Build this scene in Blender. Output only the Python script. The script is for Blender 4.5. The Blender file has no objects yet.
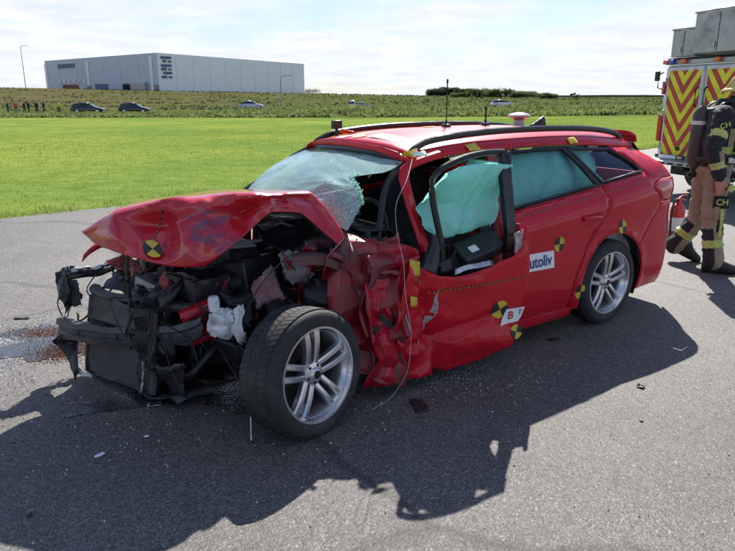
import bpy, bmesh, math, random
from mathutils import Vector, Matrix, noise, geometry
R = math.radians
scene = bpy.context.scene
COL = scene.collection
rnd = random.Random(7)

# ------------------------------------------------------------------ camera
PITCH = 0.265
cd = bpy.data.cameras.new('camera'); cam = bpy.data.objects.new('camera', cd); COL.objects.link(cam)
cd.sensor_width = 36; cd.lens = 36 * 660 / 735; cd.clip_start = 0.05; cd.clip_end = 6000
cam.location = (0, 0, 1.659); cam.rotation_euler = (math.pi / 2 - PITCH, 0, 0)
scene.camera = cam
# ------------------------------------------------------------------ sky, sun, exposure
SUN = Vector((0.185, 1.05, 0.99)).normalized()
EL = math.asin(SUN.z); AZ = math.atan2(SUN.x, SUN.y)
w = bpy.data.worlds.new('World'); scene.world = w; w.use_nodes = True
nt = w.node_tree; nt.nodes.clear()
def wn(t, **k):
    n = nt.nodes.new(t)
    for a, b in k.items(): setattr(n, a, b)
    return n
sky = wn('ShaderNodeTexSky', sky_type='NISHITA', sun_disc=False, sun_elevation=EL, sun_rotation=AZ, air_density=1.2, dust_density=0.6, ozone_density=2.5)
tc = wn('ShaderNodeTexCoord'); sep = wn('ShaderNodeSeparateXYZ'); nt.links.new(tc.outputs['Generated'], sep.inputs[0])
zc = wn('ShaderNodeMath', operation='MAXIMUM'); nt.links.new(sep.outputs['Z'], zc.inputs[0]); zc.inputs[1].default_value = 0.0
za = wn('ShaderNodeMath', operation='ADD'); nt.links.new(zc.outputs[0], za.inputs[0]); za.inputs[1].default_value = 0.10
dx = wn('ShaderNodeMath', operation='DIVIDE'); nt.links.new(sep.outputs['X'], dx.inputs[0]); nt.links.new(za.outputs[0], dx.inputs[1])
dy = wn('ShaderNodeMath', operation='DIVIDE'); nt.links.new(sep.outputs['Y'], dy.inputs[0]); nt.links.new(za.outputs[0], dy.inputs[1])
cmb = wn('ShaderNodeCombineXYZ'); nt.links.new(dx.outputs[0], cmb.inputs[0]); nt.links.new(dy.outputs[0], cmb.inputs[1])
no = wn('ShaderNodeTexNoise'); nt.links.new(cmb.outputs[0], no.inputs['Vector'])
no.inputs['Scale'].default_value = 0.62; no.inputs['Detail'].default_value = 7; no.inputs['Roughness'].default_value = 0.56
cr = wn('ShaderNodeValToRGB'); nt.links.new(no.outputs['Fac'], cr.inputs[0])
cr.color_ramp.elements[0].position = 0.40; cr.color_ramp.elements[1].position = 0.62
no2 = wn('ShaderNodeTexNoise'); nt.links.new(cmb.outputs[0], no2.inputs['Vector'])
no2.inputs['Scale'].default_value = 2.3; no2.inputs['Detail'].default_value = 6
ccol = wn('ShaderNodeMix', data_type='RGBA'); nt.links.new(no2.outputs['Fac'], ccol.inputs[0])
ccol.inputs[6].default_value = (7.4, 8.2, 9.4, 1); ccol.inputs[7].default_value = (13.0, 13.2, 13.6, 1)
# pale haze towards the horizon, cumulus above it, blue between
hz = wn('ShaderNodeMapRange', interpolation_type='SMOOTHSTEP'); nt.links.new(zc.outputs[0], hz.inputs[0])
hz.inputs[1].default_value = 0.0; hz.inputs[2].default_value = 0.28; hz.inputs[3].default_value = 0.90; hz.inputs[4].default_value = 0.0
cl = wn('ShaderNodeMath', operation='MULTIPLY_ADD'); nt.links.new(cr.outputs[0], cl.inputs[0]); cl.inputs[1].default_value = 0.95; cl.inputs[2].default_value = -0.36
cmx = wn('ShaderNodeMath', operation='ADD', use_clamp=True); nt.links.new(hz.outputs[0], cmx.inputs[0]); nt.links.new(cl.outputs[0], cmx.inputs[1])
blu = wn('ShaderNodeMix', data_type='RGBA', blend_type='MULTIPLY'); blu.inputs[0].default_value = 1.0; nt.links.new(sky.outputs[0], blu.inputs[6]); blu.inputs[7].default_value = (0.95, 1.1, 1.4, 1)
mx = wn('ShaderNodeMix', data_type='RGBA'); nt.links.new(cmx.outputs[0], mx.inputs[0])
nt.links.new(blu.outputs[2], mx.inputs[6]); nt.links.new(ccol.outputs[2], mx.inputs[7])
bg = wn('ShaderNodeBackground'); bg.inputs[1].default_value = 0.05; nt.links.new(mx.outputs[2], bg.inputs[0])
wo = wn('ShaderNodeOutputWorld'); nt.links.new(bg.outputs[0], wo.inputs[0])
sl = bpy.data.lights.new('sun', 'SUN'); sl.energy = 5.0; sl.angle = R(0.5); sl.color = (1, 0.95, 0.87)
so = bpy.data.objects.new('sun', sl); COL.objects.link(so); so.rotation_euler = SUN.to_track_quat('Z', 'Y').to_euler(); so.location = (0, 0, 40)
vs = scene.view_settings; vs.view_transform = 'Standard'; vs.look = 'None'; vs.gamma = 1; vs.use_curve_mapping = False; vs.exposure = 0.88

# ------------------------------------------------------------------ materials
M = {}
def nodes(name):
    m = bpy.data.materials.new(name); m.use_nodes = True
    t = m.node_tree; b = t.nodes['Principled BSDF']; M[name] = m
    return m, t, b
def nn(t, typ, ins=None, **k):
    n = t.nodes.new(typ)
    for a, b in k.items(): setattr(n, a, b)
    for a, b in (ins or {}).items():
        if isinstance(b, bpy.types.NodeSocket): t.links.new(b, n.inputs[a])
        else: n.inputs[a].default_value = b
    return n
def ramp(t, src, stops):
    n = t.nodes.new('ShaderNodeValToRGB'); t.links.new(src, n.inputs[0]); e = n.color_ramp.elements
    while len(e) < len(stops): e.new(0.5)
    for q, (p, c) in zip(e, stops): q.position = p; q.color = (*c, 1) if len(c) == 3 else c
    return n
def g(v): return (v, v, v)
def mat(name, col, rough=0.5, metal=0.0, coat=0.0, var=0.0, scale=8.0, bump=0.0, bscale=60.0, dirt=None, dirt_amt=0.5, spec=0.5, coords='Object', dscale=5.0, transl=0.0):
    m, t, b = nodes(name)
    b.inputs['Base Color'].default_value = (*col, 1); b.inputs['Roughness'].default_value = rough
    b.inputs['Metallic'].default_value = metal; b.inputs['Coat Weight'].default_value = coat; b.inputs['Coat Roughness'].default_value = 0.06
    b.inputs['Specular IOR Level'].default_value = spec
    co = nn(t, 'ShaderNodeTexCoord').outputs[coords]
    last = None
    if var > 0:
        n = nn(t, 'ShaderNodeTexNoise', {'Vector': co, 'Scale': scale, 'Detail': 5.0, 'Roughness': 0.6})
        r_ = ramp(t, n.outputs['Fac'], [(0.3, tuple(c * (1 - var) for c in col)), (0.7, tuple(min(1, c * (1 + var)) for c in col))])
        last = r_.outputs[0]
        rr = nn(t, 'ShaderNodeMapRange', {0: n.outputs['Fac'], 1: 0.3, 2: 0.7, 3: max(0.02, rough - 0.12 * (var > .05)), 4: min(1, rough + 0.12)})
        t.links.new(rr.outputs[0], b.inputs['Roughness'])
    if dirt:
        n = nn(t, 'ShaderNodeTexNoise', {'Vector': co, 'Scale': dscale, 'Detail': 8.0, 'Roughness': 0.68})
        lo = 0.62 - 0.25 * dirt_amt
        r_ = ramp(t, n.outputs['Fac'], [(lo - .04, g(0)), (lo + 0.18, g(1))])
        x = nn(t, 'ShaderNodeMix', {0: r_.outputs[0], 7: (*dirt, 1)}, data_type='RGBA')
        if last: t.links.new(last, x.inputs[6])
        else: x.inputs[6].default_value = (*col, 1)
        last = x.outputs[2]
        if coat:
            c2 = nn(t, 'ShaderNodeMapRange', {0: r_.outputs[0], 3: coat, 4: 0.0}); t.links.new(c2.outputs[0], b.inputs['Coat Weight'])
        r2 = nn(t, 'ShaderNodeMapRange', {0: r_.outputs[0], 3: rough, 4: 0.8}); t.links.new(r2.outputs[0], b.inputs['Roughness'])
    if last: t.links.new(last, b.inputs['Base Color'])
    if bump > 0:
        n = nn(t, 'ShaderNodeTexNoise', {'Vector': co, 'Scale': bscale, 'Detail': 4.0})
        bp = nn(t, 'ShaderNodeBump', {'Strength': bump, 'Distance': 0.01, 'Height': n.outputs['Fac']}); t.links.new(bp.outputs[0], b.inputs['Normal'])
    if transl > 0:
        tr = nn(t, 'ShaderNodeBsdfTranslucent', {'Color': (*col, 1)})
        if last: t.links.new(last, tr.inputs['Color'])
        ms = nn(t, 'ShaderNodeMixShader', {0: transl, 1: b.outputs[0], 2: tr.outputs[0]})
        t.links.new(ms.outputs[0], t.nodes['Material Output'].inputs[0])
    return m
mat('red_paint', (0.54, 0.008, 0.022), 0.40, 0.0, 0.45, var=0.05, scale=3, dirt=(0.22, 0.05, 0.05), dirt_amt=0.02, dscale=9, spec=0.12)
mat('red_scuffed', (0.42, 0.006, 0.02), 0.38, 0.0, 0.45, var=0.12, scale=6, dirt=(0.10, 0.05, 0.075), dirt_amt=0.30, dscale=5.5, bump=0.12, bscale=25, spec=0.25)
mat('red_torn', (0.27, 0.010, 0.016), 0.45, 0.0, 0.4, var=0.2, scale=9, dirt=(0.10, 0.075, 0.075), dirt_amt=0.45, dscale=6, bump=0.3, bscale=30)
mat('primer_grey', (0.24, 0.21, 0.22), 0.55, 0.0, var=0.25, scale=10, dirt=(0.20, 0.03, 0.03), dirt_amt=0.55, bump=0.2, bscale=40)
mat('mud_metal', (0.105, 0.07, 0.058), 0.7, 0.0, var=0.35, scale=14, dirt=(0.25, 0.03, 0.03), dirt_amt=0.3, bump=0.4, bscale=60)
mat('black_plastic', (0.018, 0.018, 0.02), 0.42, var=0.3, scale=12, dirt=(0.09, 0.085, 0.08), dirt_amt=0.25, bump=0.1)
mat('black_trim', (0.012, 0.012, 0.013), 0.3, var=0.1)
mat('satin_black', (0.025, 0.026, 0.03), 0.5, var=0.2, bump=0.05)
mat('rubber', (0.022, 0.022, 0.023), 0.72, var=0.3, scale=20, dirt=(0.06, 0.055, 0.05), dirt_amt=0.45, bump=0.2, bscale=120)
mat('dark_steel', (0.045, 0.047, 0.052), 0.42, 0.75, var=0.4, scale=10, dirt=(0.018, 0.016, 0.014), dirt_amt=0.6, bump=0.2)
mat('beam_steel', (0.07, 0.072, 0.082), 0.46, 0.55, var=0.35, scale=14, dirt=(0.10, 0.10, 0.105), dirt_amt=0.3, dscale=14)
mat('bare_metal', (0.50, 0.50, 0.52), 0.34, 0.9, var=0.3, scale=30, bump=0.1)
mat('alloy', (0.66, 0.66, 0.68), 0.26, 0.85, 0.4, var=0.06, scale=20, dirt=(0.2, 0.19, 0.18), dirt_amt=0.05)
mat('alloy_dark', (0.06, 0.06, 0.065), 0.5, 0.4, var=0.2)
mat('white_plastic', (0.80, 0.82, 0.83), 0.4, var=0.12, scale=12, dirt=(0.20, 0.24, 0.22), dirt_amt=0.3, dscale=14, bump=0.3, bscale=40, transl=0.15)
mat('white_card', (0.82, 0.82, 0.84), 0.55, var=0.03)
mat('paper', (0.80, 0.80, 0.80), 0.5, var=0.05)
mat('ink_blue', (0.012, 0.035, 0.24), 0.5)
mat('ink_red', (0.5, 0.03, 0.03), 0.5)
mat('ink_grey', (0.16, 0.17, 0.2), 0.5)
mat('tape_yellow', (0.60, 0.43, 0.04), 0.5, var=0.12, scale=30)
mat('tape_dull', (0.30, 0.19, 0.02), 0.55, var=0.3, scale=40)
mat('tape_black', (0.02, 0.02, 0.02), 0.5)
mat('airbag', (0.34, 0.84, 0.74), 0.8, var=0.10, scale=9, bump=0.5, bscale=30, transl=0.18)
mat('seat_cloth', (0.022, 0.022, 0.024), 0.9, var=0.2, bump=0.1, bscale=200)
mat('seat_red', (0.28, 0.035, 0.025), 0.8, var=0.3, scale=9)
mat('blue_smear', (0.05, 0.09, 0.24), 0.55, var=0.4, scale=20, dirt=(0.26, 0.02, 0.03), dirt_amt=0.75, dscale=16)
mat('grey_scrape', (0.40, 0.39, 0.40), 0.55, var=0.3, scale=25, dirt=(0.30, 0.02, 0.03), dirt_amt=0.5, dscale=22)
mat('wire_white', (0.55, 0.55, 0.58), 0.4)
mat('wire_red', (0.35, 0.02, 0.02), 0.45)
mat('wire_yellow', (0.5, 0.36, 0.05), 0.5)
mat('aluminium', (0.42, 0.425, 0.42), 0.42, 0.55, var=0.12, scale=3, bump=0.04, dirt=(0.29, 0.29, 0.28), dirt_amt=0.3, dscale=2.5)
mat('white_gloss', (0.70, 0.71, 0.72), 0.35, 0, 0.3, var=0.06, scale=2, dirt=(0.42, 0.41, 0.39), dirt_amt=0.3, dscale=3)
mat('orange_lens', (0.75, 0.14, 0.02), 0.2, 0, 0.5)
mat('blue_lens', (0.02, 0.07, 0.45), 0.2, 0, 0.5)
mat('red_lens', (0.55, 0.02, 0.015), 0.16, 0, 0.8)
mat('ext_red', (0.58, 0.02, 0.02), 0.3, 0, 0.5, var=0.05)
mat('turnout_black', (0.016, 0.017, 0.021), 0.8, var=0.3, scale=14, bump=0.5, bscale=22)
mat('turnout_tan', (0.30, 0.25, 0.16), 0.85, var=0.18, scale=10, bump=0.5, bscale=22)
mat('reflect', (0.52, 0.62, 0.14), 0.45, var=0.15, scale=30, bump=0.3, dirt=(0.30, 0.30, 0.16), dirt_amt=0.4, dscale=20)
mat('reflect_silver', (0.6, 0.6, 0.55), 0.35, 0.2)
mat('skin', (0.50, 0.24, 0.17), 0.55, var=0.1, scale=20)
mat('helmet_yellow', (0.70, 0.55, 0.12), 0.3, 0, 0.5, var=0.05)
mat('tank_grey', (0.055, 0.05, 0.045), 0.45, var=0.2)
mat('boot', (0.015, 0.015, 0.016), 0.45, var=0.2, bump=0.1)
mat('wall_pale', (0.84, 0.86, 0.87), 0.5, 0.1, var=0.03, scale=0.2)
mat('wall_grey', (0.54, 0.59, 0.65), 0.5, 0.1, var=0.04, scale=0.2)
mat('dark_glass', (0.02, 0.028, 0.04), 0.12, 0, 0.3)
mat('sign_navy', (0.10, 0.115, 0.22), 0.5)
mat('roof_grey', (0.35, 0.36, 0.38), 0.6)
mat('pole_grey', (0.35, 0.36, 0.37), 0.5, 0.4)
mat('car_dark', (0.022, 0.026, 0.034), 0.25, 0.2, 0.8)
mat('car_black', (0.012, 0.012, 0.015), 0.25, 0.2, 0.8)
mat('car_silver', (0.50, 0.51, 0.53), 0.3, 0.3, 0.8)
mat('car_white', (0.72, 0.73, 0.75), 0.3, 0, 0.8)
mat('brightening_boot_trim', (0.34, 0.34, 0.33), 0.8, var=0.1)  # pale grey chosen to brighten the view through the quarter glass
mat('cloth_dark', (0.02, 0.022, 0.03), 0.9)
mat('cloth_coral', (0.60, 0.12, 0.09), 0.9)
mat('cloth_vest', (0.50, 0.68, 0.06), 0.8)
mat('cloth_grey', (0.10, 0.105, 0.12), 0.9)
mat('cloth_blue', (0.05, 0.07, 0.13), 0.9)
mat('tree_green', (0.095, 0.125, 0.042), 0.8, var=0.5, scale=0.5, transl=0.45)
mat('tree_dark', (0.055, 0.080, 0.038), 0.8, var=0.5, scale=0.4, transl=0.45)
mat('weed_green', (0.15, 0.19, 0.055), 0.85, var=0.5, scale=0.25, transl=0.5)
mat('hill_weed', (0.075, 0.090, 0.032), 0.85, var=0.5, scale=0.12, transl=0.3)
mat('bark', (0.09, 0.065, 0.045), 0.9, var=0.3)
mat('brown_grain', (0.20, 0.09, 0.05), 0.95, var=0.35, scale=40)
mat('white_grain', (0.62, 0.62, 0.62), 0.9, var=0.25, scale=40)
mat('dark_bit', (0.02, 0.02, 0.022), 0.5)
mat('silver_film', (0.45, 0.46, 0.48), 0.3, 0.7)
mat('container_red', (0.20, 0.07, 0.06), 0.6)
mat('haul_blue', (0.12, 0.18, 0.28), 0.5)

m, t, b = nodes('bonnet_paint')
co = nn(t, 'ShaderNodeTexCoord').outputs['Object']
n0 = nn(t, 'ShaderNodeTexNoise', {'Vector': co, 'Scale': 5.5, 'Detail': 8.0, 'Roughness': 0.68})
k0 = ramp(t, n0.outputs['Fac'], [(0.57, g(0)), (0.68, g(1))])
x0 = nn(t, 'ShaderNodeMix', {0: k0.outputs[0], 6: (0.50, 0.007, 0.02, 1), 7: (0.40, 0.014, 0.026, 1)}, data_type='RGBA')
mpp = nn(t, 'ShaderNodeMapping', {'Vector': co, 'Scale': (9.0, 9.0, 22.0), 'Rotation': (0.5, 0.6, 0.2)})
n1 = nn(t, 'ShaderNodeTexNoise', {'Vector': mpp.outputs[0], 'Scale': 1.0, 'Detail': 7.0, 'Roughness': 0.7})
ds = nn(t, 'ShaderNodeVectorMath', {0: co, 1: (2.95, 0.57, 0.99)}, operation='DISTANCE')
kd = nn(t, 'ShaderNodeMapRange', {0: ds.outputs['Value'], 1: 0.06, 2: 0.34, 3: 0.17, 4: -0.25})
ka = nn(t, 'ShaderNodeMath', {0: n1.outputs['Fac'], 1: kd.outputs[0]}, operation='ADD')
k1 = ramp(t, ka.outputs[0], [(0.56, g(0)), (0.70, g(0.8))])
x1 = nn(t, 'ShaderNodeMix', {0: k1.outputs[0], 6: x0.outputs[2], 7: (0.07, 0.06, 0.14, 1)}, data_type='RGBA')
t.links.new(x1.outputs[2], b.inputs['Base Color']); b.inputs['Specular IOR Level'].default_value = 0.3; b.inputs['Coat Roughness'].default_value = 0.08
rr = nn(t, 'ShaderNodeMapRange', {0: k1.outputs[0], 3: 0.36, 4: 0.6}); t.links.new(rr.outputs[0], b.inputs['Roughness'])
cw = nn(t, 'ShaderNodeMapRange', {0: k1.outputs[0], 3: 1.0, 4: 0.2}); t.links.new(cw.outputs[0], b.inputs['Coat Weight'])

# asphalt
m, t, b = nodes('asphalt')
co = nn(t, 'ShaderNodeTexCoord').outputs['Object']
v1 = nn(t, 'ShaderNodeTexVoronoi', {'Vector': co, 'Scale': 135.0, 'Randomness': 1.0})
st = ramp(t, v1.outputs['Color'], [(0.0, g(0.042)), (0.35, g(0.076)), (0.6, g(0.125)), (0.85, (0.17, 0.165, 0.16)), (1.0, (0.38, 0.365, 0.355))])
v2 = nn(t, 'ShaderNodeTexNoise', {'Vector': co, 'Scale': 330.0, 'Detail': 3.0})
s2 = ramp(t, v2.outputs['Fac'], [(0.42, g(0.55)), (0.56, g(1.0)), (0.70, g(1.7))])
mm = nn(t, 'ShaderNodeMix', {0: 1.0, 6: st.outputs[0], 7: s2.outputs[0]}, data_type='RGBA', blend_type='MULTIPLY')
v3 = nn(t, 'ShaderNodeTexNoise', {'Vector': co, 'Scale': 0.55, 'Detail': 7.0, 'Roughness': 0.62})
s3 = ramp(t, v3.outputs['Fac'], [(0.30, g(0.74)), (0.5, g(1.0)), (0.70, g(1.22))])
m2 = nn(t, 'ShaderNodeMix', {0: 1.0, 6: mm.outputs[2], 7: s3.outputs[0]}, data_type='RGBA', blend_type='MULTIPLY')
# oil drips with their own shape: dark worn streaks
v4 = nn(t, 'ShaderNodeTexNoise', {'Vector': co, 'Scale': 2.3, 'Detail': 9.0, 'Roughness': 0.7, 'Distortion': 1.2})
s4 = ramp(t, v4.outputs['Fac'], [(0.58, g(1.0)), (0.74, g(0.60))])
m3 = nn(t, 'ShaderNodeMix', {0: 1.0, 6: m2.outputs[2], 7: s4.outputs[0]}, data_type='RGBA', blend_type='MULTIPLY')
dn = nn(t, 'ShaderNodeTexNoise', {'Vector': co, 'Scale': 1.1, 'Detail': 5.0}); dm_ = nn(t, 'ShaderNodeMix', {0: 0.35, 6: co, 7: dn.outputs['Color']}, data_type='RGBA')
vc = nn(t, 'ShaderNodeTexVoronoi', {'Vector': dm_.outputs[2], 'Scale': 0.42}, feature='DISTANCE_TO_EDGE')
sc_ = ramp(t, vc.outputs['Distance'], [(0.0, g(0.55)), (0.006, g(0.72)), (0.012, g(1.0))])
m4 = nn(t, 'ShaderNodeMix', {0: 1.0, 6: m3.outputs[2], 7: sc_.outputs[0]}, data_type='RGBA', blend_type='MULTIPLY')
tint = nn(t, 'ShaderNodeMix', {0: 1.0, 6: m4.outputs[2], 7: (1.17, 1.09, 1.04, 1)}, data_type='RGBA', blend_type='MULTIPLY')
t.links.new(tint.outputs[2], b.inputs['Base Color']); b.inputs['Roughness'].default_value = 0.72
bp = nn(t, 'ShaderNodeBump', {'Strength': 0.6, 'Distance': 0.004, 'Height': v1.outputs['Distance']}, invert=True)
t.links.new(bp.outputs[0], b.inputs['Normal'])

# terrain: field, scrub, striped hillside
m, t, b = nodes('field')
tcn = nn(t, 'ShaderNodeTexCoord'); co = tcn.outputs['Object']
sp = nn(t, 'ShaderNodeSeparateXYZ', {0: co})
n1 = nn(t, 'ShaderNodeTexNoise', {'Vector': co, 'Scale': 1.4, 'Detail': 9.0, 'Roughness': 0.75})
c1 = ramp(t, n1.outputs['Fac'], [(0.30, (0.098, 0.155, 0.034)), (0.5, (0.150, 0.210, 0.046)), (0.70, (0.210, 0.255, 0.075))])
n1b = nn(t, 'ShaderNodeTexNoise', {'Vector': co, 'Scale': 0.13, 'Detail': 4.0})
c1b = ramp(t, n1b.outputs['Fac'], [(0.35, (0.74, 0.86, 0.85)), (0.65, (1.24, 1.10, 1.0))])
gm = nn(t, 'ShaderNodeMix', {0: 1.0, 6: c1.outputs[0], 7: c1b.outputs[0]}, data_type='RGBA', blend_type='MULTIPLY')
n2 = nn(t, 'ShaderNodeTexNoise', {'Vector': co, 'Scale': 0.35, 'Detail': 10.0, 'Roughness': 0.8})
c2 = ramp(t, n2.outputs['Fac'], [(0.32, (0.028, 0.045, 0.014)), (0.5, (0.066, 0.088, 0.026)), (0.68, (0.12, 0.115, 0.055))])
mp = nn(t, 'ShaderNodeMapping', {'Vector': co, 'Scale': (0.004, 0.030, 0.030)})
n3 = nn(t, 'ShaderNodeTexNoise', {'Vector': mp.outputs[0], 'Scale': 2.2, 'Detail': 6.0, 'Roughness': 0.6})
c3 = ramp(t, n3.outputs['Fac'], [(0.40, g(0)), (0.45, g(1)), (0.48, g(0.1)), (0.52, g(1)), (0.55, g(0)), (0.60, g(0.9)), (0.64, g(0))])
xr = nn(t, 'ShaderNodeMapRange', {0: sp.outputs['X'], 1: -75.0, 2: 5.0, 3: 0.95, 4: 0.12})
bf = nn(t, 'ShaderNodeMath', {0: c3.outputs[0], 1: xr.outputs[0]}, operation='MULTIPLY')
brn = ramp(t, n2.outputs['Fac'], [(0.35, (0.085, 0.055, 0.032)), (0.65, (0.16, 0.115, 0.075))])
hgr = ramp(t, n2.outputs['Fac'], [(0.34, (0.034, 0.050, 0.016)), (0.5, (0.070, 0.092, 0.028)), (0.66, (0.115, 0.125, 0.05))])
hm = nn(t, 'ShaderNodeMix', {0: bf.outputs[0], 6: hgr.outputs[0], 7: brn.outputs[0]}, data_type='RGBA')
d1 = nn(t, 'ShaderNodeMapRange', {0: sp.outputs['Y'], 1: 66.0, 2: 74.0}); d2 = nn(t, 'ShaderNodeMapRange', {0: sp.outputs['Y'], 1: 106.0, 2: 118.0})
x1 = nn(t, 'ShaderNodeMix', {0: d1.outputs[0], 6: gm.outputs[2], 7: c2.outputs[0]}, data_type='RGBA')
x2 = nn(t, 'ShaderNodeMix', {0: d2.outputs[0], 6: x1.outputs[2], 7: hm.outputs[2]}, data_type='RGBA')
t.links.new(x2.outputs[2], b.inputs['Base Color']); b.inputs['Roughness'].default_value = 1.0; b.inputs['Specular IOR Level'].default_value = 0.0
bp = nn(t, 'ShaderNodeBump', {'Strength': 0.6, 'Distance': 0.06, 'Height': n1.outputs['Fac']}); t.links.new(bp.outputs[0], b.inputs['Normal'])

m, t, b = nodes('grass_blade')
co = nn(t, 'ShaderNodeTexCoord').outputs['Object']
n1 = nn(t, 'ShaderNodeTexNoise', {'Vector': co, 'Scale': 1.3, 'Detail': 8.0, 'Roughness': 0.8})
c1 = ramp(t, n1.outputs['Fac'], [(0.33, (0.10, 0.165, 0.028)), (0.52, (0.16, 0.23, 0.044)), (0.68, (0.24, 0.28, 0.08))])
t.links.new(c1.outputs[0], b.inputs['Base Color']); b.inputs['Roughness'].default_value = 0.7; b.inputs['Specular IOR Level'].default_value = 0.2
tr = nn(t, 'ShaderNodeBsdfTranslucent', {'Color': c1.outputs[0]})
ms = nn(t, 'ShaderNodeMixShader', {0: 0.5, 1: b.outputs[0], 2: tr.outputs[0]}); t.links.new(ms.outputs[0], t.nodes['Material Output'].inputs[0])

# far track, gravel coloured
mat('gravel', (0.33, 0.31, 0.28), 0.9, var=0.2, scale=0.4)
mat('far_wood', (0.035, 0.05, 0.035), 0.9, var=0.3, scale=0.03)

# glass: side windows and windscreen (cracks from a colour attribute)
def glass(name, tint, cracks=False, refl=1.0):
    m, t, b = nodes(name)
    out = t.nodes['Material Output']
    tr = nn(t, 'ShaderNodeBsdfTransparent', {'Color': (*tint, 1)})
    gl = nn(t, 'ShaderNodeBsdfGlossy', {'Roughness': 0.03, 'Color': (1, 1, 1, 1)})
    fr = nn(t, 'ShaderNodeFresnel', {'IOR': 1.5})
    fm = nn(t, 'ShaderNodeMath', {0: fr.outputs[0], 1: refl}, operation='MULTIPLY', use_clamp=True)
    base = tr.outputs[0]
    if cracks:
        co = nn(t, 'ShaderNodeTexCoord').outputs['Object']
        at_ = nn(t, 'ShaderNodeAttribute', attribute_name='crack')
        v = nn(t, 'ShaderNodeTexVoronoi', {'Vector': co, 'Scale': 48.0}, feature='DISTANCE_TO_EDGE')
        v2 = nn(t, 'ShaderNodeTexVoronoi', {'Vector': co, 'Scale': 24.0}, feature='DISTANCE_TO_EDGE')
        a = nn(t, 'ShaderNodeMath', {0: v.outputs['Distance'], 1: 0.11}, operation='LESS_THAN')
        a2 = nn(t, 'ShaderNodeMath', {0: v2.outputs['Distance'], 1: 0.022}, operation='LESS_THAN')
        nz = nn(t, 'ShaderNodeTexNoise', {'Vector': co, 'Scale': 6.0, 'Detail': 6.0})
        msk = nn(t, 'ShaderNodeMath', {0: nz.outputs['Fac'], 1: 0.5}, operation='SUBTRACT')
        ca = nn(t, 'ShaderNodeMath', {0: at_.outputs['Fac'], 1: msk.outputs[0]}, operation='ADD')
        k = nn(t, 'ShaderNodeMapRange', {0: ca.outputs[0], 1: 0.45, 2: 0.75, 3: 0.0, 4: 0.95})
        k2 = nn(t, 'ShaderNodeMapRange', {0: ca.outputs[0], 1: 0.15, 2: 0.5, 3: 0.40, 4: 0.9})
        f1 = nn(t, 'ShaderNodeMath', {0: a.outputs[0], 1: k.outputs[0]}, operation='MULTIPLY')
        f2 = nn(t, 'ShaderNodeMath', {0: a2.outputs[0], 1: k2.outputs[0]}, operation='MULTIPLY')
        f3 = nn(t, 'ShaderNodeMath', {0: f1.outputs[0], 1: f2.outputs[0]}, operation='MAXIMUM')
        hz = nn(t, 'ShaderNodeMapRange', {0: ca.outputs[0], 1: 0.2, 2: 1.1, 3: 0.78, 4: 0.56})
        f4 = nn(t, 'ShaderNodeMath', {0: f3.outputs[0], 1: hz.outputs[0]}, operation='MAXIMUM')
        df = nn(t, 'ShaderNodeBsdfDiffuse', {'Color': (0.62, 0.93, 0.84, 1)}); tl = nn(t, 'ShaderNodeBsdfTranslucent', {'Color': (0.58, 0.95, 0.80, 1)})
        dm = nn(t, 'ShaderNodeMixShader', {0: 0.5, 1: df.outputs[0], 2: tl.outputs[0]})
        bm_ = nn(t, 'ShaderNodeMixShader', {0: f4.outputs[0], 1: tr.outputs[0], 2: dm.outputs[0]})
        base = bm_.outputs[0]
        bp = nn(t, 'ShaderNodeBump', {'Strength': 0.35, 'Distance': 0.01, 'Height': v.outputs['Distance']})
        t.links.new(bp.outputs[0], gl.inputs['Normal'])
    mxs = nn(t, 'ShaderNodeMixShader', {0: fm.outputs[0], 1: base, 2: gl.outputs[0]})
    t.links.new(mxs.outputs[0], out.inputs[0])
    t.nodes.remove(b)
    return m
glass('window_glass', (0.90, 0.95, 0.94), refl=1.0)
glass('cracked_glass', (0.66, 0.90, 0.84), cracks=True, refl=1.1)
glass('visor', (0.25, 0.27, 0.3), refl=1.5)

# chevron print on the fire truck doors (object coords: x across door, z up; door centre at x=0)
m, t, b = nodes('chevron')
co = nn(t, 'ShaderNodeTexCoord').outputs['Object']; sp = nn(t, 'ShaderNodeSeparateXYZ', {0: co})
ab = nn(t, 'ShaderNodeMath', {0: sp.outputs['X']}, operation='ABSOLUTE')
sc = nn(t, 'ShaderNodeMath', {0: ab.outputs[0], 1: 1.35}, operation='MULTIPLY')
su = nn(t, 'ShaderNodeMath', {0: sp.outputs['Z'], 1: sc.outputs[0]}, operation='SUBTRACT')
dv = nn(t, 'ShaderNodeMath', {0: su.outputs[0], 1: 0.31}, operation='DIVIDE')
fr = nn(t, 'ShaderNodeMath', {0: dv.outputs[0]}, operation='FRACT')
lt = nn(t, 'ShaderNodeMath', {0: fr.outputs[0], 1: 0.5}, operation='LESS_THAN')
mc = nn(t, 'ShaderNodeMix', {0: lt.outputs[0], 6: (0.95, 0.90, 0.03, 1), 7: (0.60, 0.045, 0.035, 1)}, data_type='RGBA')
gn = nn(t, 'ShaderNodeTexNoise', {'Vector': co, 'Scale': 3.5, 'Detail': 9.0, 'Roughness': 0.7}); gr = ramp(t, gn.outputs['Fac'], [(0.40, g(0.68)), (0.62, g(1.0))])
gmx = nn(t, 'ShaderNodeMix', {0: 1.0, 6: mc.outputs[2], 7: gr.outputs[0]}, data_type='RGBA', blend_type='MULTIPLY')
t.links.new(gmx.outputs[2], b.inputs['Base Color']); b.inputs['Roughness'].default_value = 0.4

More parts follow.
